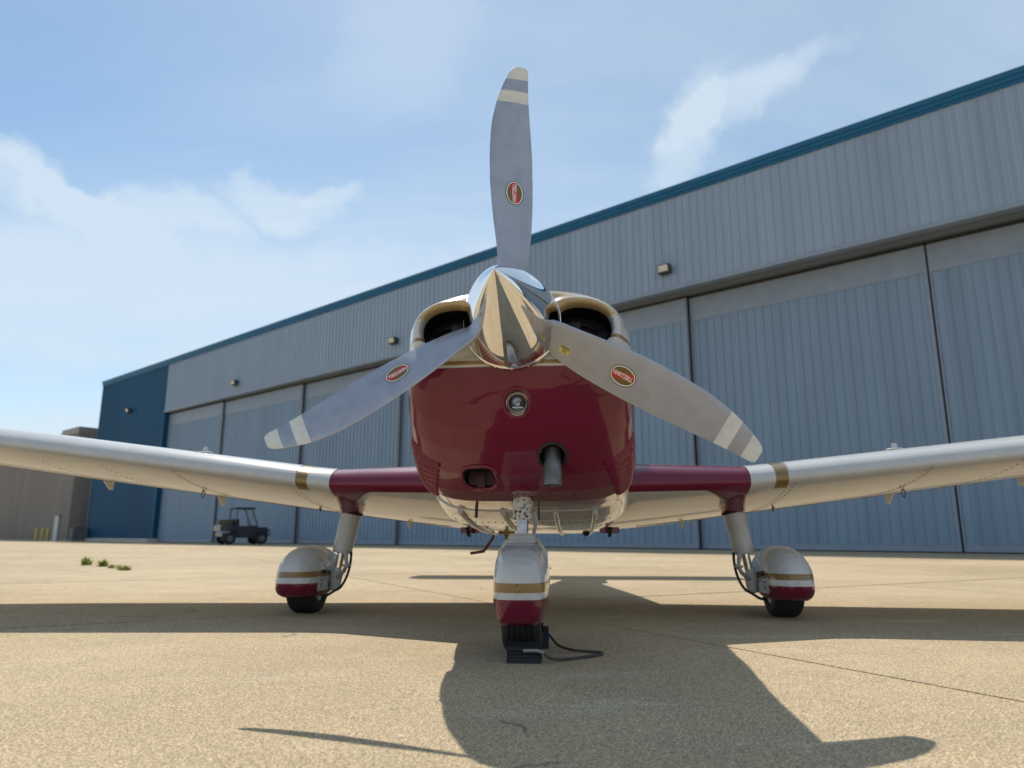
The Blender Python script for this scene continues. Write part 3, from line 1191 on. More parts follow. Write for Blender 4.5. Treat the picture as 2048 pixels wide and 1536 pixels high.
for sgn in (-1, 1):
    wg = link('wing', wing_mesh(sgn), plane)
    rv = []

    def rivet(x, c, side=-1, r=0.0060):
        p = wing_pt(x, c, side, 0.0002)
        rv.append(lathe([(0, r), (0.0022, r * 0.6), (0.0028, 0.0)], (p.x * sgn, p.y, p.z), (0, 0, -1 if side < 0 else 1), 6))
    for x0 in (1.50, 1.535):
        for k in range(26):
            rivet(x0, 0.02 + 0.9 * k / 25)
    for x0 in (2.30, 2.85, 3.35):
        for k in range(24):
            rivet(x0, 0.03 + 0.88 * k / 23)
    for k in range(60):
        rivet(0.62 + 3.2 * k / 59, 0.955)
    for k in range(40):
        rivet(0.60 + 0.85 * k / 39, 0.90, r=0.0035)
    for k in range(16):
        rivet(1.26, 0.01 + 0.16 * k / 15, 1, 0.004)
        rivet(1.50, 0.01 + 0.16 * k / 15, 1, 0.004)
    part('rivet_rows', join(*rv), 'rivet', wg, kind='stuff')
    # skin joint
    pts = [wing_pt(2.32, c, -1, 0.0005) for c in CS[1:33]]
    part('skin_seam', tube([(p.x * sgn, p.y, p.z) for p in pts], 0.0007, 5), 'rivet', wg)
    # flap / aileron gap
    pts = [wing_pt(x, 0.80, -1, 0.0005) for x in np.linspace(0.7, 5.0, 30)]
    part('flap_gap', tube([(p.x * sgn, p.y, p.z) for p in pts], 0.003, 5), 'rivet', wg)
    # tie-down ring and flap hinge bracket
    p = wing_pt(2.42, 0.42, -1)
    ring = [(sgn * p.x + 0.011 * math.cos(t), p.y, p.z - 0.026 + 0.024 * math.sin(t)) for t in np.linspace(0, 2 * PI, 25)[:-1]]
    part('tie_down_ring', tube(ring, 0.0042, 8, closed=True), 'exhaust', wg)
    for xh, hh in ((2.62, 0.075), (1.06, 0.055), (3.60, 0.07)):
        p = wing_pt(xh, 0.90, -1)
        v = []
        for dx in (-0.006, 0.006):
            v += [(sgn * xh + dx, p.y - 0.16, p.z + 0.03), (sgn * xh + dx, p.y + 0.02, p.z + 0.005), (sgn * xh + dx, p.y + 0.01, p.z - hh), (sgn * xh + dx, p.y - 0.03, p.z - hh)]
        part('hinge_bracket', (v, [(0, 1, 2, 3), (7, 6, 5, 4), (0, 4, 5, 1), (1, 5, 6, 2), (2, 6, 7, 3), (3, 7, 4, 0)]), 'white_paint', wg, smooth=0)
    p = wing_pt(1.62, 0.55, -1)
    part('fuel_drain', tube([(sgn * p.x, p.y, p.z + 0.01), (sgn * p.x, p.y, p.z - 0.032)], [0.012, 0.006], 10), 'exhaust', wg)
    p = wing_pt(2.22, 0.16, 1)
    part('fuel_cap', join(lathe([(0, 0.05), (0.006, 0.05), (0.010, 0.045), (0.010, 0.0)], (sgn * p.x, p.y, p.z - 0.004), (0, 0, 1), 24),
                          box(sgn * p.x - 0.017, sgn * p.x + 0.017, p.y - 0.006, p.y + 0.006, p.z, p.z + 0.040, 0.004)), 'white_paint', wg)
    tipp = wing_pt(5.30, 0.2, 1)
    part('navigation_light', lathe([(0, 0.03), (0.03, 0.026), (0.05, 0.012), (0.055, 0)], (sgn * 5.31, tipp.y, tipp.z - 0.03), (sgn, 0, 0), 16), 'decal_red' if sgn > 0 else 'glass_dark', wg)

    # ---- main gear leg
    leg = part('gear_leg', join(tube([(sgn * 1.235, 2.25, 0.70), (sgn * 1.252, 2.25, 0.635), (sgn * 1.278, 2.25, 0.50), (sgn * 1.303, 2.25, 0.385), (sgn * 1.304, 2.25, 0.378)], [0.070, 0.068, 0.066, 0.064, 0.058], 28)), 'strut_grey', plane)
    fr = []
    prf = [(1.190, 2.16, 0.80, 0.165, 0.315), (1.192, 2.15, 0.765, 0.150, 0.280), (1.200, 2.14, 0.735, 0.128, 0.225), (1.212, 2.15, 0.705, 0.106, 0.165), (1.226, 2.18, 0.680, 0.090, 0.120), (1.240, 2.22, 0.655, 0.080, 0.090), (1.250, 2.25, 0.636, 0.074, 0.076)]
    for (x, y, z, rx, ry) in prf:
        for k in range(32):
            t = 2 * PI * k / 32
            fr.append((sgn * x + rx * math.cos(t), y + ry * math.sin(t), z))
    part('leg_fairing', (fr, grid_faces(len(prf), 32, True)), 'burgundy', leg, smooth=60)
    part('leg_boot', tube([(sgn * 1.249, 2.25, 0.648), (sgn * 1.2525, 2.25, 0.632)], 0.0765, 28), 'rubber', leg)
    part('oleo_piston', tube([(sgn * 1.303, 2.25, 0.40), (sgn * 1.330, 2.25, 0.245)], 0.026, 20), 'chrome', leg)
    part('oleo_collar', tube([(sgn * 1.3285, 2.25, 0.285), (sgn * 1.331, 2.25, 0.262)], 0.030, 20), 'strut_grey', leg)
    part('axle_fork', join(tube([(sgn * 1.330, 2.25, 0.262), (sgn * 1.332, 2.25, 0.250), (sgn * 1.345, 2.25, 0.150), (sgn * 1.346, 2.25, 0.140)], [0.047, 0.043, 0.038, 0.030], 20), tube([(sgn * 1.345, 2.25, 0.19), (sgn * 1.50, 2.25, 0.205)], 0.024, 12)), 'strut_grey', leg)
    sg2 = -sgn  # inboard side
    part('torque_link', join(tube([(sgn * 1.262, 2.20, 0.375), (sgn * 1.245, 2.17, 0.318), (sgn * 1.240, 2.16, 0.302)], [0.016, 0.012, 0.012], 8),
                             tube([(sgn * 1.240, 2.16, 0.302), (sgn * 1.262, 2.18, 0.265), (sgn * 1.315, 2.22, 0.225)], [0.012, 0.013, 0.016], 8),
                             tube([(sgn * 1.215, 2.16, 0.302), (sgn * 1.268, 2.16, 0.302)], 0.008, 8), tube([(sgn * 1.226, 2.16, 0.302), (sgn * 1.236, 2.16, 0.302)], 0.015, 8)), 'caliper', leg)
    part('brake_hose', tube(smooth_pts([(sgn * 1.225, 2.20, 0.385), (sgn * 1.220, 2.18, 0.34), (sgn * 1.222, 2.16, 0.28), (sgn * 1.240, 2.15, 0.215), (sgn * 1.272, 2.15, 0.165), (sgn * 1.310, 2.14, 0.142), (sgn * 1.345, 2.12, 0.118), (sgn * 1.375, 2.10, 0.112)], 6), 0.0085, 10), 'rubber', leg)
    part('brake_caliper', join(box(min(sgn * 1.375, sgn * 1.425), max(sgn * 1.375, sgn * 1.425), 2.05, 2.13, 0.155, 0.240, 0.006), box(min(sgn * 1.350, sgn * 1.385), max(sgn * 1.350, sgn * 1.385), 2.09, 2.15, 0.150, 0.215, 0.006),
                               tube([(sgn * 1.355, 2.07, 0.16), (sgn * 1.41, 2.07, 0.145)], 0.007, 8), tube([(sgn * 1.36, 2.06, 0.20), (sgn * 1.43, 2.06, 0.20)], 0.008, 8),
                               tube([(sgn * 1.355, 2.06, 0.225), (sgn * 1.40, 2.06, 0.235)], 0.006, 8)), 'caliper', leg)
    # wheel
    cx, cy = sgn * 1.520, 2.25
    tp = []
    for i in range(41):
        t = PI * (i / 40)
        a = -math.cos(t)
        tp.append((0.090 * spow(a, 0.62), 0.122 + 0.080 * math.sin(t) ** 0.42))
    tyre_o = (cx, cy, 0.195)
    wheel = part('main_wheel', lathe([(-0.075, 0.045), (-0.078, 0.07), (-0.070, 0.10), (-0.078, 0.122), (0.078, 0.122), (0.070, 0.10), (0.078, 0.07), (0.075, 0.045)], tyre_o, (1, 0, 0), 40, cap=True), 'rim_cream', plane)
    part('tyre', lathe(tp, tyre_o, (1, 0, 0), 64), 'rubber', wheel)
    part('brake_disc', lathe([(-0.003, 0.04), (-0.003, 0.098), (0.003, 0.098), (0.003, 0.04)], (cx - sgn * 0.098, cy, 0.2125), (1, 0, 0), 40), 'steel', wheel)
    # fairing: teardrop shell, open below
    vs = []
    yy_ = [1.905, 1.915, 1.935, 1.97, 2.02, 2.09, 2.17, 2.25, 2.36, 2.5, 2.66, 2.8, 2.9, 2.95]
    hw = [0.002, 0.048, 0.082, 0.110, 0.129, 0.142, 0.149, 0.150, 0.145, 0.128, 0.096, 0.060, 0.030, 0.010]
    tz = [0.222, 0.268, 0.315, 0.352, 0.385, 0.410, 0.424, 0.428, 0.424, 0.405, 0.370, 0.325, 0.285, 0.255]
    bz = [0.218, 0.165, 0.135, 0.118, 0.110, 0.107, 0.106, 0.106, 0.110, 0.135, 0.145, 0.165, 0.190, 0.215]
    ysf = np.linspace(0, len(yy_) - 1, 60)
    ii = np.arange(len(yy_))
    NT = 40
    for s in ysf:
        y = float(np.interp(s, ii, yy_)); hw_ = float(np.interp(s, ii, hw)); tz_ = float(np.interp(s, ii, tz)); bz_ = float(np.interp(s, ii, bz))
        zm = bz_ + (tz_ - bz_) * 0.30
        for k in range(NT + 1):
            ga = 90 - 22 * sstep(2.0, 2.06, y)
            t = math.radians(-ga + (180 + 2 * ga) * k / NT)
            c, s_ = math.cos(t), math.sin(t)
            if s_ >= 0:
                x, z = hw_ * spow(c, 0.86), zm + (tz_ - zm) * spow(s_, 0.92)
            else:
                x, z = hw_ * spow(c, 0.45), zm + (zm - bz_) * s_ / math.sin(math.radians(ga))
            vs.append((cx + x, y, z))
    fs = grid_faces(60, NT + 1)
    spat = part('wheel_fairing', (vs, fs), 'main_spat_paint', plane, smooth=75, weld=0.0004)
    md = spat.modifiers.new('shell', 'SOLIDIFY')
    md.thickness = 0.006
    md.offset = -1
    # bracket that carries the fairing
    part('fairing_bracket', join(tube([(sgn * 1.345, 2.25, 0.235), (sgn * 1.395, 2.22, 0.265)], 0.012, 8), tube([(sgn * 1.36, 2.12, 0.262), (sgn * 1.40, 2.12, 0.268)], 0.014, 8)), 'black', spat)

# ---- tail
def foil_loft(secs, n=16):
    """secs: list of (le point, te point, thickness vector)"""
    vs = []
    cs = [(1 - math.cos(PI * i / n)) / 2 for i in range(n + 1)]
    loop = [(c, 1) for c in cs[::-1]] + [(c, -1) for c in cs[1:-1]]
    for le, te, tv in secs:
        le, te, tv = Vector(le), Vector(te), Vector(tv)
        for c, s in loop:
            h = 5 * (0.2969 * math.sqrt(c) - 0.126 * c - 0.3516 * c * c + 0.2843 * c ** 3 - 0.1036 * c ** 4)
            vs.append(le + (te - le) * c + tv * (h * s))
    m = len(loop)
    return vs, grid_faces(len(secs), m, True) + [tuple(range(m)), tuple((len(secs) - 1) * m + k for k in range(m))]


SZ = 0.862
part('stabilator', foil_loft([((s * 1.0, y0, SZ), (s * 1.0, y1, SZ), (0, 0, th)) for s, y0, y1, th in
     ((-1.95, 6.80, 6.98, 0.012), (-1.92, 6.55, 7.20, 0.03), (-1.72, 6.42, 7.22, 0.04), (1.72, 6.42, 7.22, 0.04), (1.92, 6.55, 7.20, 0.03), (1.95, 6.80, 6.98, 0.012))]), 'white_paint', plane)
part('tail_fin', foil_loft([((0, 5.35, 1.28), (0, 7.20, 1.0), (0.045, 0, 0)), ((0, 6.05, 1.42), (0, 7.22, 1.30), (0.05, 0, 0)), ((0, 6.65, 2.05), (0, 7.32, 2.05), (0.035, 0, 0)), ((0, 6.82, 2.10), (0, 7.30, 2.10), (0.012, 0, 0))]), 'white_paint', plane)

# ---- nose gear
NX, NY = -0.004, 0.700
ng = part('nose_strut', join(tube([(NX, NY - 0.01, 0.72), (NX, NY - 0.01, 0.635)], 0.040, 24), tube([(NX, NY - 0.01, 0.640), (NX, NY - 0.01, 0.612)], 0.047, 24),
                             tube([(NX, NY - 0.01, 0.606), (NX, NY - 0.01, 0.560)], 0.043, 24), tube([(NX, NY - 0.01, 0.612), (NX, NY - 0.01, 0.606)], 0.038, 24)), 'strut_grey', plane)
m_, t_, b_ = new_mat('flaked_paint')
tcn = N(t_, 'ShaderNodeTexCoord'); nz = N(t_, 'ShaderNodeTexNoise'); nz.inputs['Scale'].default_value = 60; nz.inputs['Detail'].default_value = 5
t_.links.new(tcn.outputs['Object'], nz.inputs['Vector'])
t_.links.new(mix_col(t_, map_range(t_, nz.outputs[0], 0.54, 0.58), (0.55, 0.55, 0.52), (0.05, 0.05, 0.05)), b_.inputs['Base Color'])
b_.inputs['Roughness'].default_value = 0.6
ng.data.materials[0] = m_
part('nose_piston', tube([(NX, NY - 0.01, 0.58), (NX, NY - 0.01, 0.47)], 0.026, 24), 'piston', ng)
part('nose_fork', join(box(NX - 0.060, NX + 0.060, NY - 0.07, NY + 0.06, 0.462, 0.492, 0.005), box(NX - 0.052, NX + 0.052, NY - 0.06, NY + 0.05, 0.492, 0.500, 0.003),
                       tube([(NX + 0.055, NY - 0.05, 0.475), (NX + 0.070, NY - 0.05, 0.475)], 0.008, 10), tube([(NX - 0.07, NY - 0.045, 0.470), (NX + 0.07, NY - 0.045, 0.470)], 0.004, 6)), 'strut_grey', ng)
part('torque_link', join(tube([(NX + 0.045, NY + 0.05, 0.60), (NX + 0.055, NY + 0.10, 0.55), (NX + 0.045, NY + 0.05, 0.49)], 0.009, 8)), 'strut_grey', ng)
# nose fairing
vs = []
yy_ = [0.365, 0.372, 0.388, 0.415, 0.46, 0.53, 0.62, 0.72, 0.84, 0.97, 1.08, 1.15, 1.18]
hw = [0.002, 0.046, 0.072, 0.092, 0.105, 0.113, 0.117, 0.117, 0.108, 0.086, 0.055, 0.028, 0.008]
tz = [0.300, 0.342, 0.378, 0.408, 0.434, 0.454, 0.464, 0.464, 0.450, 0.420, 0.375, 0.330, 0.300]
bz = [0.298, 0.225, 0.180, 0.152, 0.138, 0.132, 0.130, 0.130, 0.135, 0.15, 0.18, 0.215, 0.250]
ysf = np.linspace(0, len(yy_) - 1, 64)
ii = np.arange(len(yy_))
NT = 48
for s in ysf:
    y, hw_, tz_, bz_ = (float(np.interp(s, ii, a)) for a in (yy_, hw, tz, bz))
    zm = bz_ + (tz_ - bz_) * 0.42
    for k in range(NT + 1):
        ga = 90 - 18 * sstep(0.50, 0.56, y)
        t = math.radians(-ga + (180 + 2 * ga) * k / NT)
        c, s_ = math.cos(t), math.sin(t)
        if s_ >= 0:
            x, z = hw_ * spow(c, 0.50) * (1 - 0.05 * s_), zm + (tz_ - zm) * spow(s_, 0.66)
        else:
            x, z = hw_ * spow(c, 0.35), zm + (zm - bz_) * s_ / math.sin(math.radians(ga))
        vs.append((NX + 0.001 + x, y, z))
nsp = part('wheel_fairing', (vs, grid_faces(64, NT + 1)), 'spat_paint', plane, smooth=75, weld=0.0004)
md = nsp.modifiers.new('shell', 'SOLIDIFY')
md.thickness = 0.006
md.offset = -1
part('fairing_bolt', join(lathe([(0, 0.006), (0.003, 0.005), (0.004, 0.0)], (NX + 0.119, 0.70, 0.352), (1, 0, 0), 10)), 'black', nsp)
part('fairing_flange', join(box(NX - 0.062, NX + 0.062, NY - 0.10, NY + 0.10, 0.460, 0.469, 0.003)), 'white_paint', nsp)
# nose wheel
NR_ = 0.190
no = (NX, NY, NR_)
tp = []
for i in range(61):
    t = PI * i / 60
    a = -math.cos(t)
    r = 0.108 + (NR_ - 0.108) * math.sin(t) ** 0.5
    x = 0.084 * spow(a, 0.7)
    for gx_ in (-0.045, -0.022, 0.0, 0.022, 0.045):
        if abs(x - gx_) < 0.003:
            r -= 0.005
    tp.append((x, r))
nw = part('nose_wheel', lathe([(-0.07, 0.03), (-0.072, 0.108), (0.072, 0.108), (0.07, 0.03)], no, (1, 0, 0), 32, cap=True), 'rim_cream', plane)
part('tyre', lathe(tp, no, (1, 0, 0), 72), 'rubber', nw)
for s in (-1, 1):
    part('fork_arm', tube([(NX + s * 0.062, NY, 0.47), (NX + s * 0.097, NY, 0.42), (NX + s * 0.097, NY, 0.19)], 0.013, 8), 'strut_grey', nw)

# ================================================================== WHEEL CHOCKS
A2 = Vector((math.sin(PSI), math.cos(PSI), 0))
L2 = Vector((math.cos(PSI), -math.sin(PSI), 0))


def wl(x, y, z=0.0):
    return Vector((PX, PY, 0)) + L2 * x + A2 * y + Vector((0, 0, z))


ch = thing('wheel_chocks', 'pair of black rubber chocks joined by a rope loop at the nose wheel', 'wheel chocks', wl(0.015, 0.49), -PSI)


def chock(y0, y1, x0, x1, h, flip):
    prof = [(0.0, 0.0), (0.0, 0.020), (0.008, 0.022), (0.010, 0.030), (0.004, 0.033), (0.012, 0.042), (0.022, 0.046), (0.022, 0.056), (0.032, 0.062), (0.045, h), (0.062, h), (0.085, 0.045), (0.10, 0.012), (0.10, 0.0)]
    L_ = y1 - y0
    pr = [((p[0] / 0.10) * L_, p[1]) for p in prof]
    if flip:
        pr = [(L_ - a, b) for a, b in pr]
    n = len(pr)
    vs = [(x, y0 + a, b) for x in (x0, x1) for a, b in pr]
    fs = [(k, (k + 1) % n, n + (k + 1) % n, n + k) for k in range(n)] + [tuple(range(n)), tuple(range(n, 2 * n))]
    return vs, fs


# local frame of the chocks: origin at (0.015, 0.49) of the airplane
part('chock', chock(-0.035, 0.085, -0.068, 0.068, 0.074, False), 'chock_rubber', ch, smooth=25)
part('chock', chock(0.340, 0.460, -0.055, 0.085, 0.090, True), 'chock_rubber', ch, smooth=25)
rp = smooth_pts([(0.000, -0.022, 0.046), (0.020, -0.045, 0.050), (0.050, -0.045, 0.050), (0.075, -0.035, 0.042), (0.100, -0.020, 0.020), (0.140, 0.015, 0.010), (0.190, 0.055, 0.008), (0.250, 0.105, 0.008), (0.302, 0.155, 0.008), (0.316, 0.19, 0.008), (0.300, 0.215, 0.008), (0.250, 0.230, 0.009), (0.190, 0.245, 0.012), (0.130, 0.30, 0.022), (0.090, 0.385, 0.052), (0.070, 0.40, 0.056)], 8)
part('chock_tag', box(0.0855, 0.088, 0.36, 0.40, 0.035, 0.065), 'tag_blue', ch, smooth=0)
part('rope', tube(rp, 0.0058, 8), 'rope', ch)
part('rope_end', tube(rp[:26], 0.0062, 8), 'rope_light', ch)

# ================================================================== HANGAR
FA = 0.8633
HF = Vector((13.2251, 19.0018, 0))
HD = Vector((-math.sin(FA), math.cos(FA), 0))
HN = Vector((math.cos(FA), math.sin(FA), 0))
# local frame: x along the front (towards the far left corner), y into the building, z up
hang = thing('hangar', 'long grey metal hangar with blue roof edge, blue end bay and tall sliding doors', 'hangar', HF, PI / 2 + FA)
# check frame: rotz(PI/2+FA) maps +x to (-sin FA, cos FA) = HD ; +y to (-cos FA, -sin FA) = -HN, so depth is -y
T0, T1, TB = -16.0, 63.6, 51.3      # right end, left corner, start of the blue bay
HH, ZS = 13.40, 9.38
PW = 0.305


def panel_prof(wd, h_rib=0.036):
    # one sheet with a trapezoid rib in the middle and a small bead
    return [(0, 0), (wd * 0.44, 0), (wd * 0.47, h_rib), (wd * 0.56, h_rib), (wd * 0.59, 0), (wd, 0)]


def panel_strip(t0, n, z0, z1, depth, wd=PW):
    vs, fs = [], []
    for i in range(n):
        k = len(vs)
        pr = panel_prof(wd)
        for z in (z0, z1):
            for a, b in pr:
                vs.append((t0 + i * wd + a, -depth + b, z))
        m = len(pr)
        for j in range(m - 1):
            fs.append((k + j, k + j + 1, k + m + j + 1, k + m + j))
    return vs, fs


def one_panel(name, z0, z1, mat):
    vs, fs = panel_strip(0, 1, z0, z1, 0, PW - 0.004)
    return mesh(name, vs, fs, mat, smooth=0)


# fascia above the doors
fas = part('fascia', box(T0, TB, -0.30, -0.02, ZS + 0.02, HH - 0.3), 'hangar_trim', hang, smooth=0)
pm = one_panel('wall_panel', ZS + 0.14, 12.99, 'sheet_grey')
NPAN = 68
for i in range(NPAN):
    link('wall_panel', pm, fas, (-2.4 + i * PW, 0, 0))
tt = -2.4 + NPAN * PW
part('far_siding', panel_strip(tt, int((TB - tt) / PW), ZS + 0.14, 12.99, 0), 'sheet_grey', fas, smooth=0, kind='stuff')
part('near_siding', panel_strip(T0, int((-2.4 - T0) / PW), ZS + 0.14, 12.99, 0), 'sheet_grey', fas, smooth=0, kind='stuff')
part('fascia_sill', box(T0, TB, -0.32, 0.035, ZS - 0.02, ZS + 0.139, 0.01), 'hangar_trim', fas)
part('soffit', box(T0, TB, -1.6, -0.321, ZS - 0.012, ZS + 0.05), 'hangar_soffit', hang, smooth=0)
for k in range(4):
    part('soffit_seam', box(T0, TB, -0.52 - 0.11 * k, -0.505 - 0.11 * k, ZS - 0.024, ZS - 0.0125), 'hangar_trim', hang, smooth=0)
# roof edge: gutter with stepped profile
ed = [(-0.05, 12.99), (0.06, 12.99), (0.06, 13.08), (0.10, 13.10), (0.10, 13.22), (0.14, 13.24), (0.14, 13.36), (0.16, 13.40), (0.10, 13.43), (-0.05, 13.43)]
vs = [(x, a, b) for x in (T0, T1 + 0.12) for a, b in ed]
n = len(ed)
part('roof_edge', (vs, [(k, (k + 1) % n, n + (k + 1) % n, n + k) for k in range(n)] + [tuple(range(n)), tuple(range(n, 2 * n))]), 'hangar_blue_trim', hang, smooth=0)
part('roof', ([(T0, -0.03, 13.40), (T1, -0.03, 13.40), (T1, -20, 14.6), (T0, -20, 14.6), (T0, -40, 13.4), (T1, -40, 13.4)], [(0, 1, 2, 3), (3, 2, 5, 4)]), 'hangar_roof', hang, smooth=0)
part('back_wall', box(T0, T1, -40, -39.7, -0.05, 13.35), 'sheet_grey', hang, smooth=0)
part('side_wall', box(T0, T0 + 0.2, -39.69, -1.62, -0.05, 13.38), 'sheet_grey', hang, smooth=0)
# blue end bay
bay = part('end_bay', join(box(TB + 0.02, T1 - 0.03, -1.5, -0.03, -0.05, HH - 0.42), box(TB, TB + 0.02, -1.5, 0.0, -0.05, ZS - 0.03), box(T1 - 0.23, T1 - 0.03, -39.69, -1.51, -0.05, HH - 0.05)), 'sheet_blue', hang, smooth=0)
part('bay_siding', panel_strip(TB, int((T1 - TB) / PW), 0.25, 12.99, 0), 'sheet_blue', bay, smooth=0, kind='stuff')
part('bay_corner_trim', box(T1 - 0.07, T1 + 0.06, -0.2, 0.05, 0.25, 12.985), 'hangar_blue_trim', bay, smooth=0)
part('bay_corner_trim', box(TB - 0.06, TB + 0.04, -0.1, 0.045, 0.25, 9.35), 'hangar_blue_trim', bay, smooth=0)
part('plinth', box(TB - 0.1, T1 + 1.5, -1.4, 0.30, -0.05, 0.24, 0.02), 'plinth', hang)
# doors: leaves on staggered tracks
LEAVES = [(-15.0, -6.6, 1.02), (-6.58, 1.47, 1.02), (1.53, 9.44, 1.02), (9.50, 17.52, 0.84), (17.55, 25.62, 0.84), (25.66, 34.20, 0.68), (34.25, 43.35, 0.52), (43.40, TB - 0.05, 0.40)]
dpm = one_panel('door_panel', 0.22, 8.36, 'sheet_door')
for a, b, e in LEAVES:
    dr = part('sliding_door', join(box(a, b, -e - 0.13, -e - 0.035, 0.02, 9.25)), 'sheet_door', hang, smooth=0)
    n = int((b - a - 0.16) / PW)
    st = a + 0.12
    near = [i for i in range(n) if -2.2 < st + i * PW < 17.5]
    if near:
        for i in near:
            link('door_panel', dpm, dr, (st + i * PW, -e - 0.012, 0))
        rest = [i for i in range(n) if i not in near]
    else:
        rest = list(range(n))
    if rest:
        part('far_siding', join(*[panel_strip(st + i * PW, 1, 0.22, 8.36, e + 0.012) for i in rest]), 'sheet_door', dr, smooth=0, kind='stuff')
    part('door_head', box(a, b, -e - 0.034, -e + 0.012, 8.36, 9.25, 0.006), 'hangar_trim', dr)
    part('door_stile', box(a, a + 0.11, -e - 0.034, -e + 0.02, 0.02, 8.355, 0.006), 'hangar_trim', dr)
    part('door_stile', box(b - 0.05, b, -e - 0.034, -e + 0.02, 0.02, 8.355, 0.006), 'hangar_trim', dr)
    part('door_foot', box(a + 0.112, b - 0.052, -e - 0.034, -e + 0.006, 0.02, 0.215, 0.004), 'hangar_trim', dr)
    part('edge_seal', box(a - 0.045, a - 0.002, -e - 0.12, -e - 0.02, 0.01, 9.25), 'hangar_gap', dr, smooth=0)
    if e < 0.9:
        part('door_return', box(a - 0.001 - (0.16 if e < 0.7 else 0.06), a - 0.001, -e - 0.019, -e + 0.012, 0.02, 9.245, 0.004), 'hangar_soffit', dr)
    part('track_slot', box(a, b, -e - 0.12, -e - 0.02, 9.251, 9.36), 'hangar_gap', dr, smooth=0)
part('inner_void', box(T0, TB, -1.59, -1.3, -0.02, 9.36), 'hangar_gap', hang, smooth=0)
# wall lamps
for t in (9.75, 25.17, 40.90, 57.28, -5.7):
    lm = part('wall_lamp', join(box(t - 0.20, t + 0.20, 0.035, 0.10, 10.02, 10.30, 0.02), ([(t - 0.23, 0.10, 10.32), (t + 0.23, 0.10, 10.32), (t + 0.23, 0.10, 9.98), (t - 0.23, 0.10, 9.98), (t - 0.23, 0.40, 10.30), (t + 0.23, 0.40, 10.30), (t + 0.23, 0.30, 10.02), (t - 0.23, 0.30, 10.02)],
              [(3, 2, 1, 0), (0, 1, 5, 4), (1, 2, 6, 5), (3, 7, 6, 2), (0, 4, 7, 3), (4, 5, 6, 7)])), 'lamp_dark', hang, smooth=0)
    part('lamp_lens', ([(t - 0.19, 0.388, 10.27), (t + 0.19, 0.388, 10.27), (t + 0.19, 0.318, 10.05), (t - 0.19, 0.318, 10.05), (t - 0.19, 0.402, 10.265), (t + 0.19, 0.402, 10.265), (t + 0.19, 0.332, 10.045), (t - 0.19, 0.332, 10.045)],
                       [(3, 2, 1, 0), (0, 1, 5, 4), (1, 2, 6, 5), (3, 7, 6, 2), (0, 4, 7, 3), (4, 5, 6, 7)]), 'lamp_lens', lm, smooth=0)

# ================================================================== TAN BUILDING
def ray_xy(u, Y):
    d = pix_dir(u, 1075)
    return d.x / d.y * Y


TBX = Vector((ray_xy(133, 62.0), 62.0, 0))
tanb = thing('storage_building', 'tan metal building behind the blue end of the hangar', 'building', TBX, PI / 2 + FA)
wl_ = part('wall', join(box(0, 45, -30, -0.05, -0.05, 9.3)), 'sheet_tan', tanb, smooth=0)
part('siding', join(panel_strip(0, 147, 0.15, 9.2, 0)), 'sheet_tan', wl_, smooth=0, kind='stuff')
sv, sf = panel_strip(0, 98, 0.15, 9.2, 0)
part('siding', ([(-b - 0.03, -a, z) for a, b, z in [(v[0], v[1], v[2]) for v in sv]], sf), 'sheet_tan', wl_, smooth=0, kind='stuff')
part('parapet', join(box(-0.12, 4.0, -30.1, 0.12, 9.2, 9.75)), 'sheet_tan', tanb, smooth=0)
part('roof_edge', join(box(4.0, 45, -30.1, 0.15, 9.25, 9.45)), 'hangar_trim', tanb, smooth=0)

# bollards, standpipe and outdoor unit by the tan building
for u, Y, lb in ((72, 58.5, 'yellow steel bollard of the three, farthest from the white post'), (84, 58.3, 'middle yellow steel bollard of three by the tan building'), (95, 58.1, 'yellow steel bollard right beside the white post')):
    t = thing('bollard', lb, 'bollard', (ray_xy(u, Y), Y, -0.014), 0, 'yellow bollards beside the tan building')
    part('post', lathe([(0, 0.11), (0.95, 0.11), (1.02, 0.085), (1.05, 0.0)], (0, 0, 0), (0, 0, 1), 20), 'bollard_yellow', t)
    part('base_ring', lathe([(0, 0.17), (0.04, 0.17), (0.05, 0.11)], (0, 0, 0), (0, 0, 1), 20), 'plinth', t)
t = thing('marker_post', 'tall white post at the corner of the tan building', 'post', (ray_xy(111, 57.5), 57.5, -0.014))
part('shaft', box(-0.17, 0.17, -0.17, 0.17, 0, 1.95, 0.02), 'white_paint', t)
part('cap', box(-0.2, 0.2, -0.2, 0.2, 1.951, 2.02, 0.02), 'hangar_trim', t)
Yu = 63.0
t = thing('outdoor_unit', 'dark outdoor unit between the tan building and the blue hangar bay', 'equipment', (ray_xy(156, 59.6), 59.6, -0.014), FA)
part('cabinet', box(-0.55, 0.55, -0.4, 0.4, 0.05, 1.05, 0.03), 'unit_grey', t)
part('fan_guard', lathe([(0, 0.35), (0.04, 0.35), (0.05, 0.30), (0.05, 0.02)], (0, 0, 1.051), (0, 0, 1), 24), 'black', t)
part('base', box(-0.6, 0.6, -0.45, 0.45, 0, 0.049), 'plinth', t, smooth=0)

# ================================================================== UTILITY VEHICLE
UX, UY = ray_xy(484, 39.5), 39.5
utv = thing('utility_vehicle', 'dark blue off-road utility vehicle with roof parked before the hangar doors', 'utility vehicle', (UX, UY, -0.014), math.radians(-52))
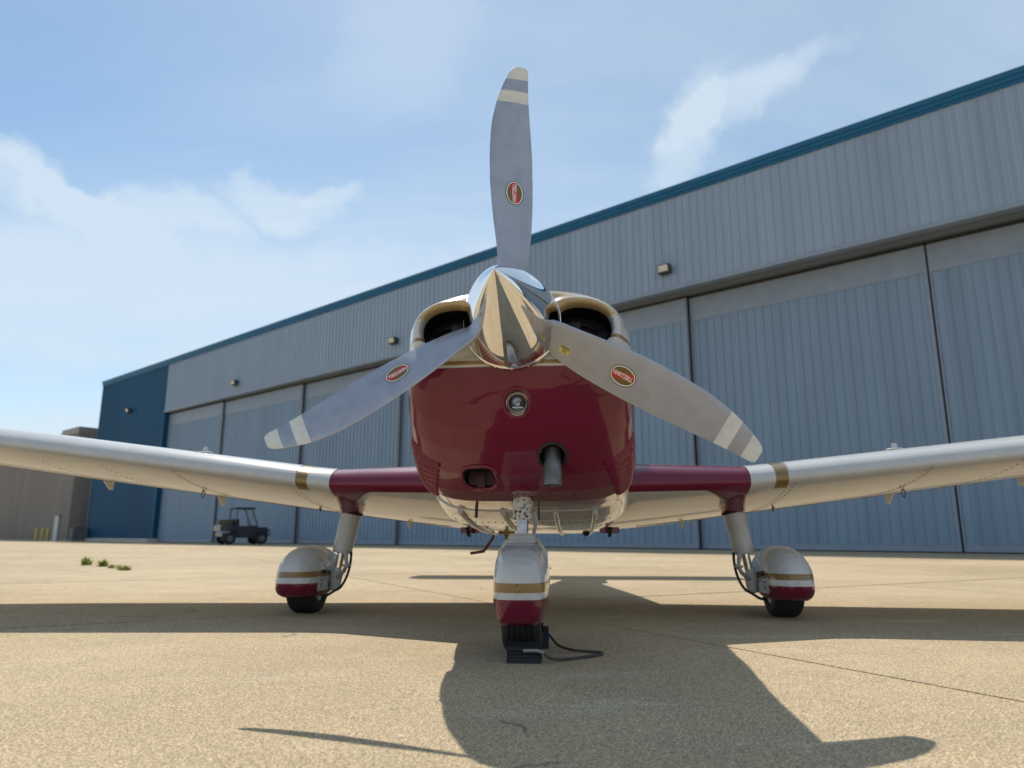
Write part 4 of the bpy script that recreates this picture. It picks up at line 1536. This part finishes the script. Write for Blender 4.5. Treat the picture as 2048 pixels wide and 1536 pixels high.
# local: +y is forward
part('body', join(box(-0.62, 0.62, -1.25, 1.15, 0.42, 0.62, 0.05), box(-0.55, 0.55, 0.55, 1.30, 0.60, 0.92, 0.10), box(-0.66, 0.66, -1.35, -0.45, 0.70, 1.02, 0.04), box(-0.62, 0.62, 0.35, 0.62, 0.60, 1.02, 0.06), box(-0.60, 0.60, -0.50, 0.50, 0.36, 0.60, 0.04), box(-0.58, 0.58, 0.60, 1.25, 0.40, 0.66, 0.06)), 'utv_body', utv)
for sx_ in (-1, 1):
    part('door', box(sx_ * 0.645 - 0.02, sx_ * 0.645 + 0.02, -0.46, 0.50, 0.45, 0.98, 0.015), 'utv_body', utv)
for sx_ in (-1, 1):
    part('fender', box(sx_ * 0.62 - 0.13, sx_ * 0.62 + 0.13, 0.42, 1.22, 0.66, 0.80, 0.06), 'utv_body', utv)
    part('headlight', box(sx_ * 0.40 - 0.11, sx_ * 0.40 + 0.11, 1.27, 1.315, 0.74, 0.86, 0.015), 'utv_lamp', utv)
    part('seat', join(box(sx_ * 0.30 - 0.26, sx_ * 0.30 + 0.26, -0.42, 0.10, 0.62, 0.80, 0.05), box(sx_ * 0.30 - 0.26, sx_ * 0.30 + 0.26, -0.48, -0.36, 0.78, 1.35, 0.05)), 'utv_seat', utv)
    part('roll_bar', tube(smooth_pts([(sx_ * 0.60, 0.62, 0.95), (sx_ * 0.58, 0.40, 1.45), (sx_ * 0.56, 0.22, 1.86), (sx_ * 0.56, -0.45, 1.88), (sx_ * 0.60, -0.52, 1.40), (sx_ * 0.62, -0.50, 0.75)], 5), 0.028, 8), 'black', utv)
    for yy0 in (-0.85, 0.82):
        wh = part('wheel', lathe([(-0.11, 0.04), (-0.115, 0.16), (0.115, 0.16), (0.11, 0.04)], (sx_ * 0.62, yy0, 0.32), (1, 0, 0), 24, cap=True), 'unit_grey', utv)
        part('tyre', lathe([(-0.11, 0.16), (-0.125, 0.24), (-0.10, 0.305), (0, 0.32), (0.10, 0.305), (0.125, 0.24), (0.11, 0.16)], (sx_ * 0.62, yy0, 0.32), (1, 0, 0), 28), 'rubber', wh)
part('roof', box(-0.68, 0.68, -0.62, 0.45, 1.87, 1.95, 0.03), 'utv_roof', utv)
part('bumper', join(tube([(-0.5, 1.36, 0.52), (0.5, 1.36, 0.52)], 0.03, 8), tube([(-0.45, 1.34, 0.52), (-0.45, 1.34, 0.80), (0.45, 1.34, 0.80), (0.45, 1.34, 0.52)], 0.022, 8)), 'black', utv)
part('windshield', ([(-0.54, 0.60, 1.03), (0.54, 0.60, 1.03), (0.52, 0.27, 1.84), (-0.52, 0.27, 1.84), (-0.54, 0.595, 1.03), (0.54, 0.595, 1.03), (0.52, 0.265, 1.84), (-0.52, 0.265, 1.84)], [(0, 1, 2, 3), (7, 6, 5, 4), (0, 4, 5, 1), (1, 5, 6, 2), (2, 6, 7, 3), (3, 7, 4, 0)]), 'lamp_glass', utv, smooth=0)
part('steering_wheel', join(tube([(0.30 + 0.16 * math.cos(q), 0.22 - 0.08 * math.sin(q), 1.10 + 0.14 * math.sin(q)) for q in np.linspace(0, 2 * PI, 21)[:-1]], 0.015, 6, closed=True), tube([(0.30, 0.40, 0.98), (0.30, 0.22, 1.10)], 0.02, 6)), 'black', utv)
part('cargo', join(box(-0.5, 0.1, -1.2, -0.6, 1.021, 1.30, 0.05), box(0.14, 0.52, -1.15, -0.75, 1.021, 1.22, 0.05)), 'utv_cargo', utv)

# ================================================================== WEEDS in a slab joint


def weed(x, y, spread, hgt, nb, label):
    vs, fs = [], []
    for i in range(nb):
        a = random.uniform(0, 2 * PI)
        ln = hgt * random.uniform(0.5, 1.2)
        bx, by = random.gauss(0, spread * 0.5), random.gauss(0, 0.03)
        lean = random.uniform(0.2, 1.1)
        wd = random.uniform(0.006, 0.014)
        dx, dy = math.cos(a), math.sin(a)
        k = len(vs)
        for s in (0, 0.35, 0.7, 1.0):
            px_, py_ = bx + dx * ln * lean * s * s, by + dy * ln * lean * s * s
            pz = ln * s * (1 - 0.25 * lean * s)
            w_ = wd * (0.6 + 1.2 * s) * (1 - s) + 0.0008
            vs += [(px_ - dy * w_, py_ + dx * w_, pz), (px_ + dy * w_, py_ - dx * w_, pz)]
        for q in range(3):
            fs.append((k + 2 * q, k + 2 * q + 1, k + 2 * q + 3, k + 2 * q + 2))
    t = thing('weed', label, 'weed', (x, y, -0.012), math.radians(-48), 'weeds in the apron joint')
    part('leaves', (vs, fs), 'weed_green', t, smooth=0)
    return t


def gpix(u, v):
    d = pix_dir(u, v)
    k = -CAM_H / d.z
    return d.x * k, d.y * k


for (u, v, sp_, hg, nb, lb) in ((172, 1130, 0.11, 0.15, 150, 'tallest tuft of green weed in an apron joint, at the tan building end'), (206, 1133, 0.06, 0.13, 90, 'small upright tuft of green weed, second from the tan building end'),
                           (226, 1136, 0.09, 0.07, 70, 'flat sprig of green weed between two larger tufts'), (248, 1140, 0.17, 0.085, 170, 'low wide mat of green weed, last of the row towards the airplane')):
    x, y = gpix(u, v)
    weed(x, y, sp_, hg, nb, lb)
